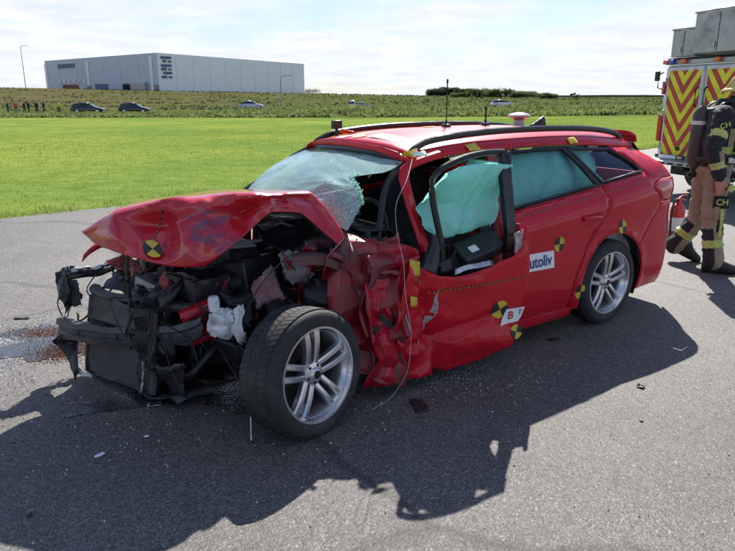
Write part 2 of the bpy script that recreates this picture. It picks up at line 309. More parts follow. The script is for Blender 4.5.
# radiator core: fine fins
m, t, b = nodes('radiator_fins')
co = nn(t, 'ShaderNodeTexCoord').outputs['UV']
wv = nn(t, 'ShaderNodeTexWave', {'Vector': co, 'Scale': 14.0, 'Distortion': 0.6, 'Detail': 2.0}, bands_direction='Y')
nz = nn(t, 'ShaderNodeTexNoise', {'Vector': co, 'Scale': 60.0, 'Detail': 5.0})
c_ = ramp(t, wv.outputs['Fac'], [(0.2, g(0.03)), (0.8, g(0.18))])
x_ = nn(t, 'ShaderNodeMix', {0: 0.5, 6: c_.outputs[0]}, data_type='RGBA'); r_ = ramp(t, nz.outputs['Fac'], [(0.35, g(0.015)), (0.7, g(0.16))]); t.links.new(r_.outputs[0], x_.inputs[7])
t.links.new(x_.outputs[2], b.inputs['Base Color']); b.inputs['Roughness'].default_value = 0.5; b.inputs['Metallic'].default_value = 0.4
bp = nn(t, 'ShaderNodeBump', {'Strength': 0.8, 'Distance': 0.006, 'Height': wv.outputs['Fac']}); t.links.new(bp.outputs[0], b.inputs['Normal'])

# wet coolant film
m, t, b = nodes('coolant')
b.inputs['Base Color'].default_value = (0.035, 0.036, 0.04, 1); b.inputs['Roughness'].default_value = 0.14; b.inputs['Specular IOR Level'].default_value = 0.6
co = nn(t, 'ShaderNodeTexCoord').outputs['Object']; nz = nn(t, 'ShaderNodeTexVoronoi', {'Vector': co, 'Scale': 95.0})
cc = ramp(t, nz.outputs['Color'], [(0.0, g(0.022)), (0.7, g(0.05)), (1.0, g(0.12))]); t.links.new(cc.outputs[0], b.inputs['Base Color'])
bp = nn(t, 'ShaderNodeBump', {'Strength': 0.35, 'Distance': 0.005, 'Height': nz.outputs['Distance']}, invert=True); t.links.new(bp.outputs[0], b.inputs['Normal'])

# ------------------------------------------------------------------ mesh helpers
class MB:
    def __init__(s): s.v = []; s.f = []; s.m = []; s.uv = None
    def add(s, vs, fs, mi=0):
        o = len(s.v); s.v += [tuple(p) for p in vs]; s.f += [tuple(o + i for i in f) for f in fs]; s.m += [mi] * len(fs)
    def box(s, c, d, rot=None, mi=0, taper=1.0):
        x, y, z = (k / 2 for k in d); c = Vector(c)
        vs = []
        for sz in (-1, 1):
            k = taper if sz > 0 else 1
            for sx, sy in ((-1, -1), (1, -1), (1, 1), (-1, 1)):
                p = Vector((sx * x * k, sy * y * k, sz * z))
                if rot is not None: p = rot @ p
                vs.append(c + p)
        s.add(vs, [(3, 2, 1, 0), (4, 5, 6, 7), (0, 1, 5, 4), (1, 2, 6, 5), (2, 3, 7, 6), (3, 0, 4, 7)], mi); return s
    def tube(s, pts, r, seg=8, mi=0, cap=True, flat=None):
        pts = [Vector(p) for p in pts]; n = len(pts)
        rr = r if hasattr(r, '__len__') else [r] * n
        vs = []; up = Vector((0, 0, 1))
        for i, p in enumerate(pts):
            d = (pts[min(i + 1, n - 1)] - pts[max(i - 1, 0)]).normalized()
            a = d.cross(up)
            if a.length < 1e-3: a = d.cross(Vector((1, 0, 0)))
            a.normalize(); bb = a.cross(d).normalized()
            for k in range(seg):
                th = 2 * math.pi * k / seg
                vs.append(p + a * math.cos(th) * rr[i] + bb * math.sin(th) * rr[i] * (flat or 1))
        fs = [(i * seg + k, i * seg + (k + 1) % seg, (i + 1) * seg + (k + 1) % seg, (i + 1) * seg + k) for i in range(n - 1) for k in range(seg)]
        if cap: fs += [tuple(range(seg))[::-1], tuple((n - 1) * seg + k for k in range(seg))]
        s.add(vs, fs, mi); return s
    def lathe(s, prof, seg=32, axis='z', c=(0, 0, 0), mi=0, close=False):
        vs = []
        for r, h in prof:
            for k in range(seg):
                a = 2 * math.pi * k / seg; x, y = r * math.cos(a), r * math.sin(a)
                p = {'z': (x, y, h), 'y': (x, h, y), 'x': (h, x, y)}[axis]
                vs.append((p[0] + c[0], p[1] + c[1], p[2] + c[2]))
        n = len(prof)
        fs = [(i * seg + k, i * seg + (k + 1) % seg, (i + 1) * seg + (k + 1) % seg, (i + 1) * seg + k) for i in range(n - 1) for k in range(seg)]
        if close: fs += [((n - 1) * seg + k, (n - 1) * seg + (k + 1) % seg, (k + 1) % seg, k) for k in range(seg)]
        s.add(vs, fs, mi); return s
    def grid(s, P, mi=0, closed=False):
        nr, nc = len(P), len(P[0]); vs = [p for r_ in P for p in r_]
        s.add(vs, [(i * nc + j, i * nc + j + 1, (i + 1) * nc + j + 1, (i + 1) * nc + j) for i in range(nr - 1) for j in range(nc - 1)], mi); return s
    def build(s, name, mats, parent=None, smooth=True, solid=0, bevel=0, angle=None, **tags):
        me = bpy.data.meshes.new(name); me.from_pydata(s.v, [], s.f)
        for k in (mats if isinstance(mats, (list, tuple)) else [mats]): me.materials.append(M[k])
        if any(s.m): me.polygons.foreach_set('material_index', s.m)
        bm = bmesh.new(); bm.from_mesh(me)
        if not solid: bmesh.ops.recalc_face_normals(bm, faces=bm.faces)
        if smooth:
            for f in bm.faces: f.smooth = True
            an = R(angle or 38)
            for e in bm.edges:
                if len(e.link_faces) == 2 and e.calc_face_angle(0) > an: e.smooth = False
        bm.to_mesh(me); bm.free()
        o = bpy.data.objects.new(name, me); COL.objects.link(o); o.parent = parent
        if bevel:
            q = o.modifiers.new('bevel', 'BEVEL'); q.width = bevel; q.segments = 2; q.limit_method = 'ANGLE'; q.angle_limit = R(40)
        if solid:
            q = o.modifiers.new('solid', 'SOLIDIFY'); q.thickness = solid; q.offset = 0
        tag(o, **tags)
        return o
def tag(o, label=None, cat=None, group=None, kind=None):
    if label: o['label'] = label
    if cat: o['category'] = cat
    if group: o['group'] = group
    if kind: o['kind'] = kind
    return o
def empty(name, loc, rz=0, **tags):
    o = bpy.data.objects.new(name, None); COL.objects.link(o); o.location = loc; o.rotation_euler = (0, 0, rz); o.empty_display_size = 0.2
    return tag(o, **tags)
def copy_tree(o, parent=None):
    c = o.copy(); COL.objects.link(c); c.parent = parent
    for ch in list(o.children): copy_tree(ch, c)
    return c
def catmull(pts, n):
    pts = [Vector(p) for p in pts]; out = []
    for i in range(len(pts) - 1):
        p0, p1, p2, p3 = pts[max(i - 1, 0)], pts[i], pts[i + 1], pts[min(i + 2, len(pts) - 1)]
        for k in range(n):
            u = k / n
            out.append(0.5 * ((2 * p1) + (p2 - p0) * u + (2 * p0 - 5 * p1 + 4 * p2 - p3) * u * u + (3 * p1 - p0 - 3 * p2 + p3) * u ** 3))
    out.append(pts[-1]); return out
def lerp_tab(tab, x):
    if x <= tab[0][0]: return tab[0][1]
    for (a, b_), (c, d) in zip(tab, tab[1:]):
        if x <= c: return b_ + (d - b_) * (x - a) / (c - a)
    return tab[-1][1]
def smooth_tab(tab, x):
    xs = [a for a, _ in tab]
    if x <= xs[0]: return tab[0][1]
    if x >= xs[-1]: return tab[-1][1]
    for i in range(len(tab) - 1):
        if x <= xs[i + 1]:
            x0, y0 = tab[i]; x1, y1 = tab[i + 1]; h = x1 - x0; u = (x - x0) / h
            m0 = (tab[i + 1][1] - tab[max(i - 1, 0)][1]) / (xs[i + 1] - xs[max(i - 1, 0)])
            m1 = (tab[min(i + 2, len(tab) - 1)][1] - y0) / (xs[min(i + 2, len(tab) - 1)] - x0)
            return (2*u**3-3*u**2+1)*y0 + (u**3-2*u**2+u)*h*m0 + (-2*u**3+3*u**2)*y1 + (u**3-u**2)*h*m1
def fold(p, seed, s=4.0):
    """creased, sheet-metal-like noise: ridges where the noise changes sign"""
    q = Vector(p) * s + Vector((seed * 7.3, seed * 3.1, seed * 5.7))
    return (0.5 - abs(noise.noise(q))) * 1.0 + (0.5 - abs(noise.noise(q * 2.3 + Vector((9, 1, 4))))) * 0.4 - 0.55
def densify(poly, d):
    out = []
    for a, b_ in zip(poly, poly[1:] + poly[:1]):
        a, b_ = Vector(a), Vector(b_); n = max(1, int((b_ - a).length / d))
        out += [a.lerp(b_, i / n) for i in range(n)]
    return out
def panel_tris(poly, d=0.045):
    """triangulate a 2D outline with interior points"""
    pl = densify(poly, d); x0 = min(p.x for p in pl); x1 = max(p.x for p in pl); y0 = min(p.y for p in pl); y1 = max(p.y for p in pl)
    def inside(q):
        c = False; n = len(pl)
        for i in range(n):
            a, b_ = pl[i], pl[i - 1]
            if (a.y > q.y) != (b_.y > q.y) and q.x < (b_.x - a.x) * (q.y - a.y) / (b_.y - a.y) + a.x: c = not c
        return c
    pts = list(pl); r = 0; y = y0 + d * 0.5
    while y < y1:
        x = x0 + (d * 0.5 if r % 2 else d)
        while x < x1:
            q = Vector((x, y))
            if inside(q) and min((q - p).length for p in pl) > d * 0.55: pts.append(q)
            x += d
        y += d * 0.87; r += 1
    res = geometry.delaunay_2d_cdt(pts, [], [list(range(len(pl)))], 1, 1e-5)
    return res[0], res[2]
def bodypanel(name, poly, S, matn, parent, d=0.045, solid=0.010, **k):
    vs, fs = panel_tris(poly, d)
    mb = MB(); mb.add([(v.x, S(v.x, v.y), v.y) for v in vs], fs)
    return mb.build(name, matn, parent, solid=solid, angle=55, **k)
def text_mesh(s, size, name='lettering', bold=True):
    cu = bpy.data.curves.new('tmp', 'FONT'); cu.body = s; cu.size = size; cu.align_x = 'CENTER'; cu.align_y = 'CENTER'; cu.fill_mode = 'FRONT'
    if bold: cu.offset = size * 0.018
    o = bpy.data.objects.new('tmp', cu); COL.objects.link(o)
    bpy.context.view_layer.update()
    me = bpy.data.meshes.new_from_object(o.evaluated_get(bpy.context.evaluated_depsgraph_get())); bpy.data.objects.remove(o); bpy.data.curves.remove(cu)
    vs = [v.co.copy() for v in me.vertices]; fs = [tuple(p.vertices) for p in me.polygons]; bpy.data.meshes.remove(me)
    return vs, fs
def capsule_union(bones, voxel, extra=None, smooth=4):
    """one continuous skin round tapered bones"""
    bm = bmesh.new()
    for a, b_, ra, rb in bones:
        a, b_ = Vector(a), Vector(b_); d = b_ - a; L = max(d.length, 1e-4)
        bmesh.ops.create_icosphere(bm, subdivisions=2, radius=ra, matrix=Matrix.Translation(a))
        bmesh.ops.create_icosphere(bm, subdivisions=2, radius=rb, matrix=Matrix.Translation(b_))
        bmesh.ops.create_cone(bm, cap_ends=True, segments=14, radius1=ra, radius2=rb, depth=L, matrix=Matrix.Translation((a + b_) / 2) @ d.to_track_quat('Z', 'Y').to_matrix().to_4x4())
    if extra: extra(bm)
    me = bpy.data.meshes.new('tmp'); bm.to_mesh(me); bm.free()
    o = bpy.data.objects.new('tmp', me); COL.objects.link(o)
    q = o.modifiers.new('r', 'REMESH'); q.mode = 'VOXEL'; q.voxel_size = voxel
    q = o.modifiers.new('s', 'SMOOTH'); q.factor = 0.5; q.iterations = smooth
    bpy.context.view_layer.update()
    out = bpy.data.meshes.new_from_object(o.evaluated_get(bpy.context.evaluated_depsgraph_get()))
    bpy.data.objects.remove(o); bpy.data.meshes.remove(me)
    for p in out.polygons: p.use_smooth = True
    return out

# ------------------------------------------------------------------ terrain
def bank(x): return max(0, min(1, (x + 30) / 25))
def terrain(x, y):
    y0 = max(20.0, 13.72 + 0.888 * x + 6)
    if y < y0: return 0.0
    z = -0.72 * min(1, (y - y0) / 78)
    z += 0.55 * bank(x) * math.exp(-((y - 84) / 6) ** 2)
    if y > 104:
        top = 4.4 + (1.0 - 4.4) * max(0, min(1, (x + 110) / 190)) ** 0.8
        u = max(0, min(1, (y - 104) / 140)); u = u * u * (3 - 2 * u)
        u = (math.floor(u * 7) + min(1, (u * 7 % 1) * 2.2)) / 7 * .75 + u * .25
        z += (top + 0.72) * u + 0.12 * u * noise.noise(Vector((x * 0.03, y * 0.04, 1)))
    return z
xs = []; x = -900
while x < 900: xs.append(x); x += 4 + abs(x) * 0.05
ys = []; y = -60.0
while y < 2500: ys.append(y); y += (3 if y < 104 or y > 260 else 1.6) + max(0, y - 260) * 0.04
mb = MB(); mb.grid([[(x, y, terrain(x, y) - 0.002) for x in xs] for y in ys]); mb.build('ground', 'field', kind='structure')
# asphalt apron with an uneven turf edge
EDGE = lambda x: 13.72 + 0.888 * x
edge = []; x = -62.0
while x < 70:
    edge.append((x, EDGE(x) + 0.16 * noise.noise(Vector((x * 0.7, 0, 3))) + 0.06 * noise.noise(Vector((x * 3.3, 0, 5))))); x += 0.22
ring = [(70, -55), (-62, -55)] + edge
from mathutils.geometry import tessellate_polygon
tri = tessellate_polygon([[Vector((a, b_, 0)) for a, b_ in ring]])
mb = MB(); mb.add([(a, b_, 0.004) for a, b_ in ring], tri); mb.build('asphalt_apron', 'asphalt', smooth=False, kind='structure')
# gravel track at the foot of the far slope
mb = MB(); rows = []
for i in range(90):
    x = -160 + i * 4
    c = 98.5 + 13 * (1 / (1 + math.exp(-(x + 24) / 5))) + max(0, x) * 0.30
    rows.append([(x, c + k, terrain(x, c + k) + 0.06) for k in (-2.2, -0.7, 0.8, 2.2)])
mb.grid(rows); mb.build('gravel_track', 'gravel', kind='structure')
# far wooded ridge
mb = MB(); rows = []
for i in range(120):
    x = -1200 + i * 22
    h = 3.2 + 2.2 * max(0, noise.noise(Vector((x * 0.004, 2, 0)))) + 0.5 * noise.noise(Vector((x * 0.05, 5, 0)))
    rows.append([(x, 1000, 0), (x, 1002, h * 0.9), (x, 1012, h), (x, 1060, 0)])
mb.grid(rows); mb.build('distant_ridge', 'far_wood', smooth=True, kind='structure')

# grass blades (uncountable)
def blades(name, n, gen, matn, kind='stuff', lean=.35, **k):
    v = []; f = []
    for i in range(n):
        q = gen()
        if q is None: continue
        x, y, h, wd = q
        z = terrain(x, y) - 0.004; a = rnd.uniform(0, 6.283); lx, ly = rnd.gauss(0, lean) * h, rnd.gauss(0, lean) * h
        cx, sx = math.cos(a) * wd, math.sin(a) * wd; o = len(v)
        v += [(x - cx, y - sx, z), (x + cx, y + sx, z), (x + lx, y + ly, z + h)]; f.append((o, o + 1, o + 2))
    mb = MB(); mb.v = v; mb.f = f; mb.m = [0] * len(f)
    me = bpy.data.meshes.new(name); me.from_pydata(v, [], f); me.materials.append(M[matn])
    o = bpy.data.objects.new(name, me); COL.objects.link(o); tag(o, kind=kind, **k); return o
def g_near():
    d = rnd.random() ** 1.8 * 34; x = rnd.uniform(-30, 36); y = EDGE(x) + 0.05 + d
    if abs(x) > 0.62 * y + 1: return None
    s = 1 + d * 0.06
    return x, y, rnd.uniform(0.015, 0.042), 0.006 + .0035 * min(d, 20) / 10
blades('mown_grass', 150000, g_near, 'grass_blade', label='bright green mown grass on the field beside the tarmac', cat='grass')
def g_edge():
    x = rnd.uniform(-9, 20); y = EDGE(x) + abs(rnd.gauss(0, 0.5)) - 0.12
    if noise.noise(Vector((x * 1.1, y * 1.1, 0))) < -0.05: return None
    return x, y, rnd.uniform(0.04, 0.13), 0.006
blades('verge_weeds', 9000, g_edge, 'weed_green', label='taller ragged weeds along the tarmac edge', cat='weeds')
def g_far():
    x = rnd.uniform(-75, 110); y = 71 + rnd.random() * 34
    if noise.noise(Vector((x * 0.16, y * 0.16, 4))) < -0.45: return None
    h = rnd.uniform(0.2, 0.8) * (0.40 + 0.36 * bank(x)) * (1 + 1.1 * noise.noise(Vector((x * 0.22, y * 0.22, 9))))
    return x, y, max(0.08, h), rnd.uniform(0.10, 0.30)
blades('scrub', 110000, g_far, 'weed_green', lean=.9, label='rough scrub growing in a band beyond the mown field', cat='scrub')
def g_hill():
    x = rnd.uniform(-170, 190); y = 112 + rnd.random() ** 1.3 * 160
    if noise.noise(Vector((x * 0.05, y * 0.14, 14))) < 0.05: return None
    return x, y, rnd.uniform(0.15, 0.5), rnd.uniform(0.1, 0.5)
blades('hill_scrub', 22000, g_hill, 'hill_weed', lean=.8, label='low scrub dotted over the far slope', cat='scrub')

# ------------------------------------------------------------------ trees and bushes on the skyline
def leafy(name, loc, rx, ry, h, n, matn, trunk_h, label, cat, group=None, leaf=0.4, flat=0.0):
    root = empty(name, loc, 0, label=label, cat=cat, group=group)
    v = []; f = []; lobes = [(rnd.uniform(-.75, .75) * rx, rnd.uniform(-.6, .6) * ry, h * rnd.uniform(0.35, 0.78), rnd.uniform(.28, .5)) for _ in range(18)]
    for i in range(n):
        lx, ly, lz, s = rnd.choice(lobes)
        d = Vector((rnd.gauss(0, 1), rnd.gauss(0, 1), rnd.gauss(0, 1))).normalized() * (rnd.random() ** 0.35)
        p = Vector((lx + d.x * rx * s, ly + d.y * ry * s, max(0.1, lz + d.z * h * 0.36)))
        a = Vector((rnd.gauss(0, 1), rnd.gauss(0, 1), rnd.gauss(0, .7))).normalized() * leaf * rnd.uniform(.5, 1.2); b_ = Vector((rnd.gauss(0, 1), rnd.gauss(0, 1), rnd.gauss(0, 1))).normalized() * leaf * .6
        o = len(v); v += [p - a, p + b_, p + a]; f.append((o, o + 1, o + 2))
    mb = MB(); mb.add(v, f); mb.build('crown', matn, root, smooth=False)
    mb = MB(); mb.tube([(0, 0, -.3), (0.05, 0, trunk_h * .5), (0, 0.05, trunk_h)], [rx * .05 + .05, rx * .04 + .04, .03], 7)
    for k in range(4):
        a = rnd.uniform(0, 6.28); mb.tube([(0, 0, trunk_h * rnd.uniform(.3, .6)), (math.cos(a) * rx * .4, math.sin(a) * ry * .4, trunk_h * rnd.uniform(.85, 1.1))], [.06, .02], 5)
    mb.build('trunk', 'bark', root)
    return root
tz = lambda x, y: (x, y, terrain(x, y))
GT = 'dark round trees on the skyline'
for k, (x, y, rx, h) in enumerate([(30.5, 300, 4.6, 3.0), (36, 302, 5.2, 3.8), (41.5, 299, 4.6, 3.3)]):
    leafy('skyline_tree', tz(x, y), rx, 3.5, h, 3600, 'tree_dark', h * .6, ['dark round tree at the open-field end of the skyline clump', 'tallest dark round tree, in the middle of the skyline clump', 'dark round tree at the end of the skyline clump nearest the fire truck'][k], 'tree', GT, leaf=.55)
GB = 'green bushes running down the skyline'
for k, (x, y, rx, h) in enumerate([(34, 212, 4.8, 2.6), (40.5, 208, 5.2, 2.7), (47.0, 205, 4.4, 2.0), (28.5, 210, 3.0, 1.4), (53.5, 204, 3.4, 1.5)]):
    leafy('skyline_bush', tz(x, y), rx, 3, h, 2600, 'tree_green', h * .5, ['broad green bush on the far slope just before the dark trees', 'tallest green bush, in the middle of the bush row below the dark trees', 'green bush in the row between the tallest bush and a low wide one', 'small low green bush at the start of the row below the dark trees', 'low wide green bush ending the row, nearest the leaning post'][k], 'bush', GB, leaf=.4)
leafy('lone_bush', tz(63, 206), 1.3, 1.3, 1.4, 200, 'tree_dark', .8, 'small dark bush beside the leaning pole on the skyline', 'bush', leaf=.3)
leafy('hedge_clump', tz(-30.5, 352), 7, 3, 2.6, 500, 'tree_dark', 1.2, 'dark hedge clump past the right end of the warehouse', 'bush', leaf=.5)

# ------------------------------------------------------------------ warehouse
A_ = Vector((-79.5, 262)); B_ = Vector((-31.0, 338)); L_ = Vector((-152, 326))   # near corner, right end, left end
bz = terrain(-79.5, 262) - 0.6; HT = 18.0 - bz - 0.4
wh = empty('warehouse', (A_.x, A_.y, bz), 0, label='long pale grey flat-roofed warehouse on the rise beyond the field', cat='warehouse')
def wallrun(P, Q, n, matn, h0, h1, gap=0.18, th=0.5, nameit='wall_panel'):
    d = (Q - P); nrm = Vector((d.y, -d.x)).normalized()
    if nrm.dot(-P) < 0: nrm = -nrm
    for i in range(n):
        a = P + d * (i / n) + d.normalized() * gap * .5; b_ = P + d * ((i + 1) / n) - d.normalized() * gap * .5
        mb = MB(); a2, b2 = a - nrm * th, b_ - nrm * th; ha = h0 + (h1 - h0) * (i / n); hb = h0 + (h1 - h0) * ((i + 1) / n)
        pts = [(a.x, a.y, 0), (b_.x, b_.y, 0), (b2.x, b2.y, 0), (a2.x, a2.y, 0), (a.x, a.y, ha), (b_.x, b_.y, hb), (b2.x, b2.y, hb), (a2.x, a2.y, ha)]
        mb.add([(p[0] - A_.x, p[1] - A_.y, p[2]) for p in pts], [(3, 2, 1, 0), (4, 5, 6, 7), (0, 1, 5, 4), (1, 2, 6, 5), (2, 3, 7, 6), (3, 0, 4, 7)])
        mb.build(nameit, matn, wh, smooth=False)
    return nrm, d
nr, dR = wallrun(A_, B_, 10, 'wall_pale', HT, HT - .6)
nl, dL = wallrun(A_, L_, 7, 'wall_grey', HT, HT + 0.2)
C_ = B_ + (L_ - A_)
core = MB(); vs_ = []
for h in (0, HT - 1.0):
    for p in (A_ - (nr + nl) * .35, B_ - nl * 0 - nr * .6, C_, L_ - nl * .6): vs_.append((p.x - A_.x, p.y - A_.y, h))
core.add(vs_, [(3, 2, 1, 0), (4, 5, 6, 7), (0, 1, 5, 4), (1, 2, 6, 5), (2, 3, 7, 6), (3, 0, 4, 7)]); core.build('roof', 'roof_grey', wh, smooth=False)
def onwall(P, d, nrm, u0, u1, z0, z1, matn, name, th=0.25):
    a = P + d * u0 + nrm * .06; b_ = P + d * u1 + nrm * .06; mb = MB(); q = nrm * th
    pts = [(a, z0), (b_, z0), (b_ + q, z0), (a + q, z0), (a, z1), (b_, z1), (b_ + q, z1), (a + q, z1)]
    mb.add([(p.x - A_.x, p.y - A_.y, z) for p, z in pts], [(3, 2, 1, 0), (4, 5, 6, 7), (0, 1, 5, 4), (1, 2, 6, 5), (2, 3, 7, 6), (3, 0, 4, 7)])
    return mb.build(name, matn, wh, smooth=False)
for i, z in enumerate((5.4, 6.9, 8.3, 9.6, 11.2, 12.5)): onwall(A_, dR, nr, .018 + .010 * (i % 3 == 1), .045 + .012 * (i % 2), z, z + .95, 'sign_navy', 'sign_letter'); onwall(A_, dR, nr, .056 - .004 * (i % 2), .074, z + .1, z + .8 + .15 * (i % 2), 'sign_navy', 'sign_letter')
for i in range(5): onwall(A_, dL, nl, .69 + i * .035, .69 + i * .035 + .028, 11.0, 12.8, 'sign_navy', 'sign_letter')
for i in range(6): onwall(A_, dL, nl, .60 + i * .05, .60 + i * .05 + .018, 4.6, 5.9, 'white_gloss', 'window')
for u0, u1 in ((.20, .235), (.24, .275)): onwall(A_, dL, nl, u0, u1, 0, 3.8, 'dark_glass', 'dock_door')
onwall(A_, dL, nl, .08, .19, 0, 4.0, 'aluminium', 'canopy', 1.5)
for u in (.035, .56, .98): onwall(A_, dL, nl, u, u + .022, .2, HT - 1.2, 'wall_pale', 'corner_trim')
onwall(A_, dL, nl, .004, .03, .2, 3.0, 'dark_glass', 'door')
onwall(A_, dL, nl, .555, .60, .2, 3.2, 'dark_glass', 'door')
def hut(name, loc, d, matn, label, cat):
    mb = MB(); mb.box((0, 0, d[2] / 2), d); return mb.build(name, matn, None, smooth=False, bevel=.06, label=label, cat=cat)
def shed(name, loc, d, matn, label, cat):
    r = empty(name, loc, 0.3, label=label, cat=cat); mb = MB(); mb.box((0, 0, d[2] / 2), d); mb.build('body', matn, r, smooth=False, bevel=.05)
    for i in range(int(d[0] / 1.2)):
        mb = MB(); mb.box((-d[0] / 2 + .6 + i * 1.2, -d[1] / 2 - .04, d[2] / 2), (.12, .08, d[2] * .94)); mb.build('rib', matn, r, smooth=False)
    return r
shed('shipping_container', tz(-121, 280), (6.0, 2.4, 1.9), 'container_red', 'dull red shipping container in front of the warehouse', 'container')
shed('site_cabin', tz(-108, 279), (5, 2.4, 2.2), 'haul_blue', 'blue grey site cabin beside the red container', 'cabin')

# lamp posts / masts
def lamp_post(loc, h, label, group=None):
    r = empty('lamp_post', loc, 0, label=label, cat='lamp post', group=group)
    mb = MB(); mb.tube([(0, 0, -.5), (0, 0, h)], [.16, .09], 8); mb.build('pole', 'pole_grey', r)
    mb = MB(); mb.tube([(0, 0, h), (.5, 0, h + .25), (1.6, 0, h + .3)], .07, 6); mb.build('arm', 'pole_grey', r)
    mb = MB(); mb.box((1.9, 0, h + .3), (.9, .35, .16)); mb.build('lamp_head', 'aluminium', r)
    return r
lamp_post(tz(-124.5, 250), 14.5, 'tall grey lamp post near the left end of the warehouse')
lamp_post(tz(-126, 300), 9, 'shorter lamp post behind the tall one by the warehouse')
lamp_post(tz(-17.2, 136), 5.6, 'slim lamp post rising in front of the right end of the warehouse')
r = empty('leaning_post', tz(60, 203), 0, label='dark leaning post with a board on the skyline', cat='post')
mb = MB(); mb.tube([(-.8, 0, -.2), (.4, 0, 1.1)], .09, 6); mb.build('post', 'bark', r)
mb = MB(); mb.box((.9, 0, 1.35), (1.7, .12, .5), Matrix.Rotation(R(-14), 3, 'Y')); mb.build('board', 'dark_steel', r)

# ------------------------------------------------------------------ distant vehicles
def far_car(name, label, x, y, rz, body, L=4.4, Wd=1.8, H=1.45, wagon=True, group=None):
    r = empty(name, tz(x, y), rz, label=label, cat='car', group=group); r.location.z += .02
    secs = []
    low = [(-L/2, .5, .62), (-L/2 + .1, .34, .86), (-L/4, .28, .93), (L/4, .28, .92), (L/2 - .5, .3, .82), (L/2 - .05, .38, .66), (L/2, .5, .58)]
    mb = MB(); rows = []
    for x_, z0, z1 in low:
        w_ = Wd / 2 * (1 - .10 * (abs(x_) / (L/2)) ** 4); rows.append([(x_, -w_ * .93, z0), (x_, -w_, (z0 + z1) / 2), (x_, -w_ * .9, z1), (x_, 0, z1 + .03), (x_, w_ * .9, z1), (x_, w_, (z0 + z1) / 2), (x_, w_ * .93, z0), (x_, 0, z0)])
    for q in rows: q.append(q[0])
    mb.grid(rows); mb.add(rows[0][:8], [tuple(range(8))]); mb.add(rows[-1][:8], [tuple(range(8))]); mb.build('body', body, r)
    top = [(-L/2 + .12, .88, .90), (-L/2 + (.35 if wagon else .9), H - .07, .90), (-L/8, H, .9), (L * .08, H - .04, .9), (L * .27, .92, .9)]
    mb = MB(); rows = []
    for x_, z1, z0 in top:
        w_ = Wd / 2 * .9; k = .75 if z1 > 1 else .95; rows.append([(x_, -w_, .86), (x_, -w_ * k, z1 - .05), (x_, 0, z1), (x_, w_ * k, z1 - .05), (x_, w_, .86)])
    mb.grid(rows); mb.build('cabin', 'dark_glass', r)
    mb = MB(); mb.grid([[(x_, -Wd/2 * .66, z1 + .0), (x_, 0, z1 + .035), (x_, Wd/2 * .66, z1)] for x_, z1, _ in top[1:4]]); mb.build('roof', body, r, solid=.03)
    for sx in (-L * .3, L * .31):
        for sy in (-1, 1):
            mb = MB(); mb.lathe([(.0, -.1), (.3, -.1), (.33, -.05), (.33, .05), (.3, .1), (.2, .11), (.0, .08)], 18, 'y', (sx, sy * (Wd / 2 - .1), .33)); wv_ = mb.build('wheel', 'rubber', r)
            mb = MB(); mb.lathe([(.0, sy * .115), (.2, sy * .112)], 14, 'y', (sx, sy * (Wd / 2 - .1), .33)); mb.build('rim', 'alloy', wv_)
    for sy in (-1, 1):
        mb = MB(); mb.box((L/2 - .06, sy * .62, .70), (.14, .34, .13)); mb.build('headlight', 'white_gloss', r, bevel=.02)
    return r
far_car('parked_car', 'dark estate car parked beside the person in a yellow vest', -39.4, 96, R(8), 'car_dark')
far_car('parked_car', 'black hatchback parked to the right of the dark estate', -33.0, 96.5, R(4), 'car_black', L=4.2)
far_car('parked_car', 'silver car on the gravel track below the warehouse', -20.3, 119, R(3), 'car_silver', H=1.4, wagon=False)
far_car('parked_car', 'small white car on the track below the dark trees', 26.3, 133, R(8), 'car_white', H=1.4)
# flatbed truck
r = empty('flatbed_truck', tz(-1.2, 111), R(182), label='small pale flatbed truck on the far track', cat='truck')
mb = MB(); mb.box((1.35, 0, 1.15), (1.1, 1.7, 1.15), taper=.86); mb.build('cab', 'car_white', r, bevel=.08)
mb = MB(); mb.box((1.45, 0, 1.42), (1.02, 1.62, .42), taper=.9); mb.build('window', 'dark_glass', r)
mb = MB(); mb.box((-.6, 0, .78), (2.7, 1.8, .12)); mb.build('bed', 'aluminium', r)
for sy in (-1, 1):
    mb = MB(); mb.box((-.6, sy * .88, .98), (2.7, .05, .28)); mb.build('side_board', 'aluminium', r)
mb = MB(); mb.box((-.3, 0, .6), (3.0, .7, .16)); mb.build('chassis', 'dark_steel', r)
mb = MB(); mb.box((-.2, 0, 1.15), (.9, 1.1, .6)); mb.build('cargo', 'haul_blue', r, bevel=.04)
for sx in (-1.1, 1.3):
    for sy in (-1, 1):
        mb = MB(); mb.lathe([(0, -.1), (.3, -.1), (.33, -.05), (.33, .05), (.3, .1), (0, .09)], 16, 'y', (sx, sy * .75, .33)); mb.build('wheel', 'rubber', r)

